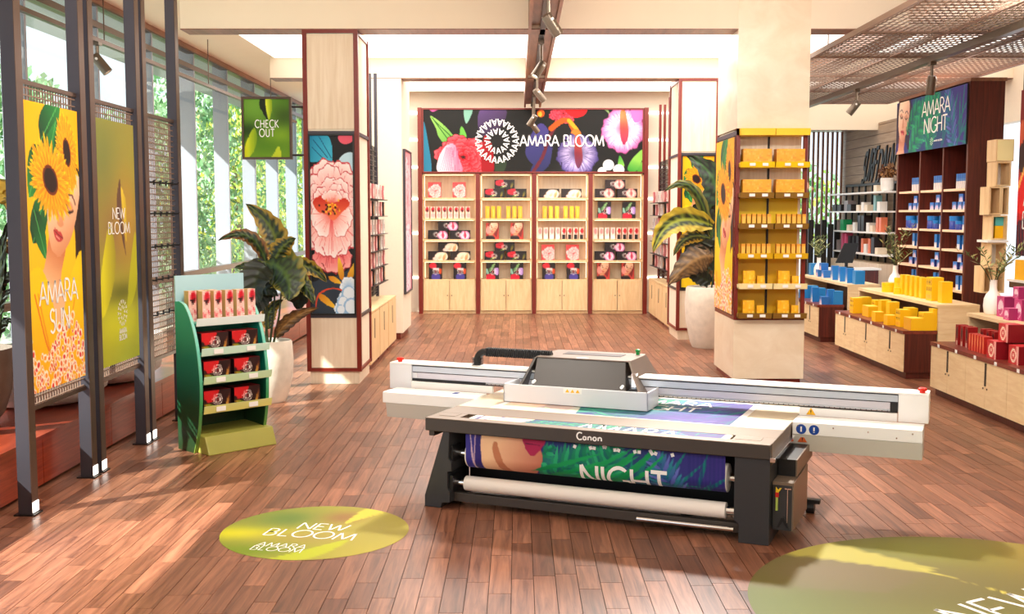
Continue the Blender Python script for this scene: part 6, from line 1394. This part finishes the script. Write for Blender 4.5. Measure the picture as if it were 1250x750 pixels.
# ---- far right: cube shelves, red poster, wall shelf
YQ = 14.95; qx = lambda p: XatY(p, YQ); qz = lambda p: ZatY(p, YQ)
cs_ = thing('cube_shelf', 'pale wooden cube shelves beside the red banner', 'shelf', (qx(1203), YQ, 0))
ox_ = qx(1203)
def cube(px0, px1, py0, py1, m_, dp=.3, back=None, th=.02):
    x0, x1, z0, z1 = qx(px0) - ox_, qx(px1) - ox_, qz(py1), qz(py0); mb = MB().box(x0, x1, 0, dp, z0, z0 + th).box(x0, x1, 0, dp, z1 - th, z1).box(x0, x0 + th, 0, dp, z0 + th, z1 - th).box(x1 - th, x1, 0, dp, z0 + th, z1 - th)
    c = mb.build('cube', m_, cs_); B(x0 + th, x1 - th, dp - .02, dp - .002, z0 + th, z1 - th).build('back_panel', back or M['maple'], c); return c
cb0 = cube(1212, 1233.5, 170, 197, M['maple'], back=YEL); B(qx(1213.2) - ox_, qx(1232.4) - ox_, -.01, .01, qz(196), qz(171)).build('front_panel', PALEY, cb0); cube(1213, 1231, 197.3, 227.5, M['maple'], back=M['white']); cube(1205.5, 1220, 228, 262.5, M['maple']); cube(1220.3, 1229.5, 228, 262.5, M['maple'])
cube(1210, 1229, 263, 293, M['maple']); B(qx(1203.5) - ox_, qx(1229) - ox_, -.05, .3, qz(296.2), qz(293.3)).build('white_shelf', M['white'], cs_); cube(1209, 1228.5, 296.5, 325, M['maple'], back=M['white']); cube(1201.5, 1215, 325.5, 358, M['maple']); cube(1215.3, 1228, 325.5, 358, M['maple'])
for p0, p1, a, b, m_ in ((1226, 1228, 326, 358, 0),): B(qx(1212) - ox_, qx(1214) - ox_, .1, .14, 0, qz(358)).build('support', M['maple'], cs_)
tag(B(qx(1217), qx(1227), YQ + .08, YQ + .2, qz(292.4) + .0, qz(276)).build('yellow_pouch', YJ), 'yellow spotted pouch inside the pale cube shelf', 'pouch'); tag(B(qx(1217), qx(1227), YQ + .08, YQ + .2, qz(275.8), qz(265.5)).build('teal_box', mat('teal_box', (90, 190, 190), .4)), 'teal box above the yellow pouch in the cube shelf', 'box')
rp = poster('red_banner', art_red(200, 216, .5), (6.56, 14.48, 3.90), (0, -2.0, 0), (0, 0, -2.15), 'red banner with white lettering cut by the right edge of the photo', 'banner', thick=.03, edge=M['black'])
lettering('lettering', [('AMARA', .62, -1.50, .21), ('BLOOM', .62, -1.79, .21)], lambda x, y: (-.005, -x, y), M['ltext'], rp, w=.11, track=.08, sx=1.05)
fr = MB(); 
for i in range(14): fr.box(-.01, .01, -2.0 + i * .15, -1.98 + i * .15, .02, .26)
for z in (.02, .14, .25): fr.box(-.012, .012, -2.02, 0, z, z + .02)
for y in (-2.02, -.02): fr.box(-.02, .02, y, y + .04, -2.1, CEIL - 3.90)
fr.build('steel_frame', M['black'], rp, loc=(.05, 0, 0))
ws = thing('wall_shelf', 'white shelves with large yellow boxes under the red banner', 'shelf', (6.5, 12.5, 0))
for z in (1.44, 1.05): B(-.02, .42, 0, 2.03, z - .03, z).build('shelf_board', M['white'], ws)
B(.0, .4, 0, 2.0, 1.33, 1.41).build('front_rail', M['bronze'], ws); MB().box(.3, .4, 0, .06, 0, 1.4).box(.3, .4, 1.95, 2.01, 0, 1.4).build('leg', M['bronze'], ws)
m_w = pbox('large_yellow_box', .42, .26, .3, None, (250, 186, 20), top=(255, 214, 80))
for i in range(3):
    item('large_yellow_box', m_w, (6.68, 14.20 - i * .45, 1.4405), R(-90), 'large yellow box on the upper white shelf, %s from the left' % ORDN[i], 'box', 'large yellow boxes under the red banner')
    item('large_yellow_box', m_w, (6.68, 14.20 - i * .45, 1.0505), R(-90), 'large yellow box on the lower white shelf, %s from the left' % ORDN[i], 'box', 'large yellow boxes under the red banner')

# ================================================================ BACK RIGHT RECESS
sw_ = struct('wall_right_recess', B(8.22, 8.32, 22.6, 28.0, 0, 4.36), M['darkwood']); sw_.name = 'wall_siding'
TAU = wood('taupe_siding', (142, 118, 96), (170, 146, 122), (2, 1.2, 20), rough=.6)
z = 0
while z < 4.3: B(8.195, 8.222, 22.6, 28.0, z + .012, min(4.36, z + .215)).build('siding_board', TAU, sw_); z += .215
bl_ = thing('brush_lettering', 'black brush style script letters mounted on the taupe boards', 'lettering', (8.178, 26.3, 3.05)); xo = 0
for i, ch in enumerate('SURFDALN'):
    lettering('letter', [(ch, xo, (-.04, .05, 0, .06)[i % 4], .70)], lambda x, y: (0, -x, y), M['black'], bl_, .03, w=.13, slant=.42, sx=.6, align='l'); xo += (FONT[ch][0] * .6 + .03) * .70
sl = thing('slatted_screen', 'tall screen of vertical brown wooden slats at the back right window', 'screen', (7.15, 27.7, 0))
for i in range(10): B(i * .118, i * .118 + .045, 0, .08, 0.1, 4.34).build('slat', M['brownwood'], sl)
MB().box(-.3, 1.1, .0, .08, 0, .1).build('bottom_rail', M['brownwood'], sl)
lr = thing('ladder_rack', 'black ladder rack with white shelves on the taupe wall', 'rack', (7.62, 23.3, 0))
for i in range(9): B(.50, .54, i * .5, i * .5 + .05, .9, 2.95).build('upright', M['black'], lr)
B(.50, .54, 0, 4.05, 2.95, 3.0).build('top_rail', M['black'], lr)
lz = (2.78, 2.36, 1.90, 1.42)
for z in lz: B(.1, .50, -.02, 4.08, z - .035, z).build('shelf', M['white'], lr)
B(.05, .5, 0, 4.0, 0, 1.22).build('drawer_base', M['palewood'], lr)
AS = [('black_case', (.3, .16, .3), (24, 22, 24)), ('white_box', (.2, .2, .16), (240, 236, 230)), ('grey_box', (.3, .25, .2), (150, 140, 140)), ('green_box', (.26, .26, .2), (20, 150, 90)), ('pink_carton', (.16, .42, .16), (214, 90, 130)), ('black_carton', (.2, .36, .18), (36, 26, 32)), ('orange_carton', (.14, .32, .14), (240, 130, 90)), ('cream_box', (.2, .14, .2), (240, 222, 196)), ('teal_carton', (.16, .34, .14), (120, 170, 170))]
AM = {a: pbox(a, s[0], s[1], s[2], None, c) for a, s, c in AS}
lay = {2.78: [(24.1, 'cream_box')], 2.36: [(27.0, 'black_case'), (26.6, 'black_case'), (26.2, 'grey_box'), (25.8, 'black_case'), (25.3, 'cream_box'), (25.0, 'white_box'), (24.7, 'cream_box'), (24.2, 'teal_carton'), (23.9, 'white_box')],
       1.90: [(27.0, 'grey_box'), (26.5, 'green_box'), (26.0, 'cream_box'), (25.6, 'white_box'), (25.2, 'black_carton'), (24.95, 'black_carton'), (24.6, 'white_box'), (24.3, 'cream_box'), (24.0, 'orange_carton'), (23.8, 'orange_carton')],
       1.42: [(27.0, 'grey_box'), (26.5, 'pink_carton'), (26.25, 'pink_carton'), (25.9, 'black_carton'), (25.6, 'black_carton'), (25.3, 'black_carton'), (25.0, 'orange_carton'), (24.75, 'white_box'), (24.5, 'orange_carton'), (24.2, 'black_carton'), (23.9, 'cream_box')]}
for j, (z, row_) in enumerate(lay.items()):
    for i, (y, k) in enumerate(row_): item(k, AM[k], (7.62 + .28, y, z + .0005), R(-90), '%s on the %s white shelf of the ladder rack, %s from the left' % (k.replace('_', ' '), ('top', 'second', 'third', 'lowest')[j], ORDN[i]), k.split('_')[1], 'goods on the ladder rack')
t = thing('white_pot', 'white pot with dried brown blooms on the top ladder shelf', 'plant pot', (7.9, 23.62, 2.7805)); MB().lathe([(.1, 0), (.13, .05), (.14, .28), (.12, .28)], 16).build('pot_body', VW, t, smooth=True)
mb = rand_leaves(160, (0, 0, .42), (.22, .22, .16), .06, [(130, 90, 50), (90, 50, 30), (180, 130, 80)], tq); o = put('dried_blooms', mb.mesh('dried_blooms', M['leaf'], fix=False), t); o['kind'] = 'stuff'
sc_ = thing('service_counter', 'dark mahogany service counter in front of the ladder rack', 'counter', (6.55, 22.95, 0)); B(0, 1.0, 0, .5, 0, 1.12).build('counter_body', M['darkwood'], sc_); B(-.03, 1.05, -.03, .53, 1.12, 1.16).build('counter_top', M['white'], sc_)
mt_ = thing('till_screen', 'black till screen standing tilted on the service counter', 'screen', (6.95, 23.2, 1.1605)); MB().box(-.12, .12, -.1, .1, 0, .02).box(-.03, .03, 0, .04, .02, .16).build('stand', M['black'], mt_); MB().prism([(-.24, .1), (.12, .1), (.24, .52), (-.06, .52)], -.03, .0).build('screen_panel', M['black'], mt_)
dp_ = thing('dark_partition', 'low black panelled partition in front of the slatted screen', 'partition', (6.95, 26.9, 0))
for i in range(6): B(i * .16, i * .16 + .13, 0, .06, .05, 2.05 + .1 * (i % 2)).build('panel', M['black'], dp_)
B(-.02, .96, .0, .06, 0, .05).build('base_rail', M['black'], dp_)
t = thing('broadleaf_tree', 'green tree outside behind the slatted screen', 'tree', (8.6, 36, 0)); MB().tube([(0, 0, -.1), (0, 0, 3)], [.15, .06], 8).build('trunk', mat('bark_back', (92, 76, 60), .9), t)
mb = rand_leaves(1200, (0, 0, 2.6), (2.2, 1.5, 1.5), .17, G2 + G1[:2], tq); f = put('foliage', mb.mesh('foliage', M['leaf'], fix=False), t); f['kind'] = 'stuff'
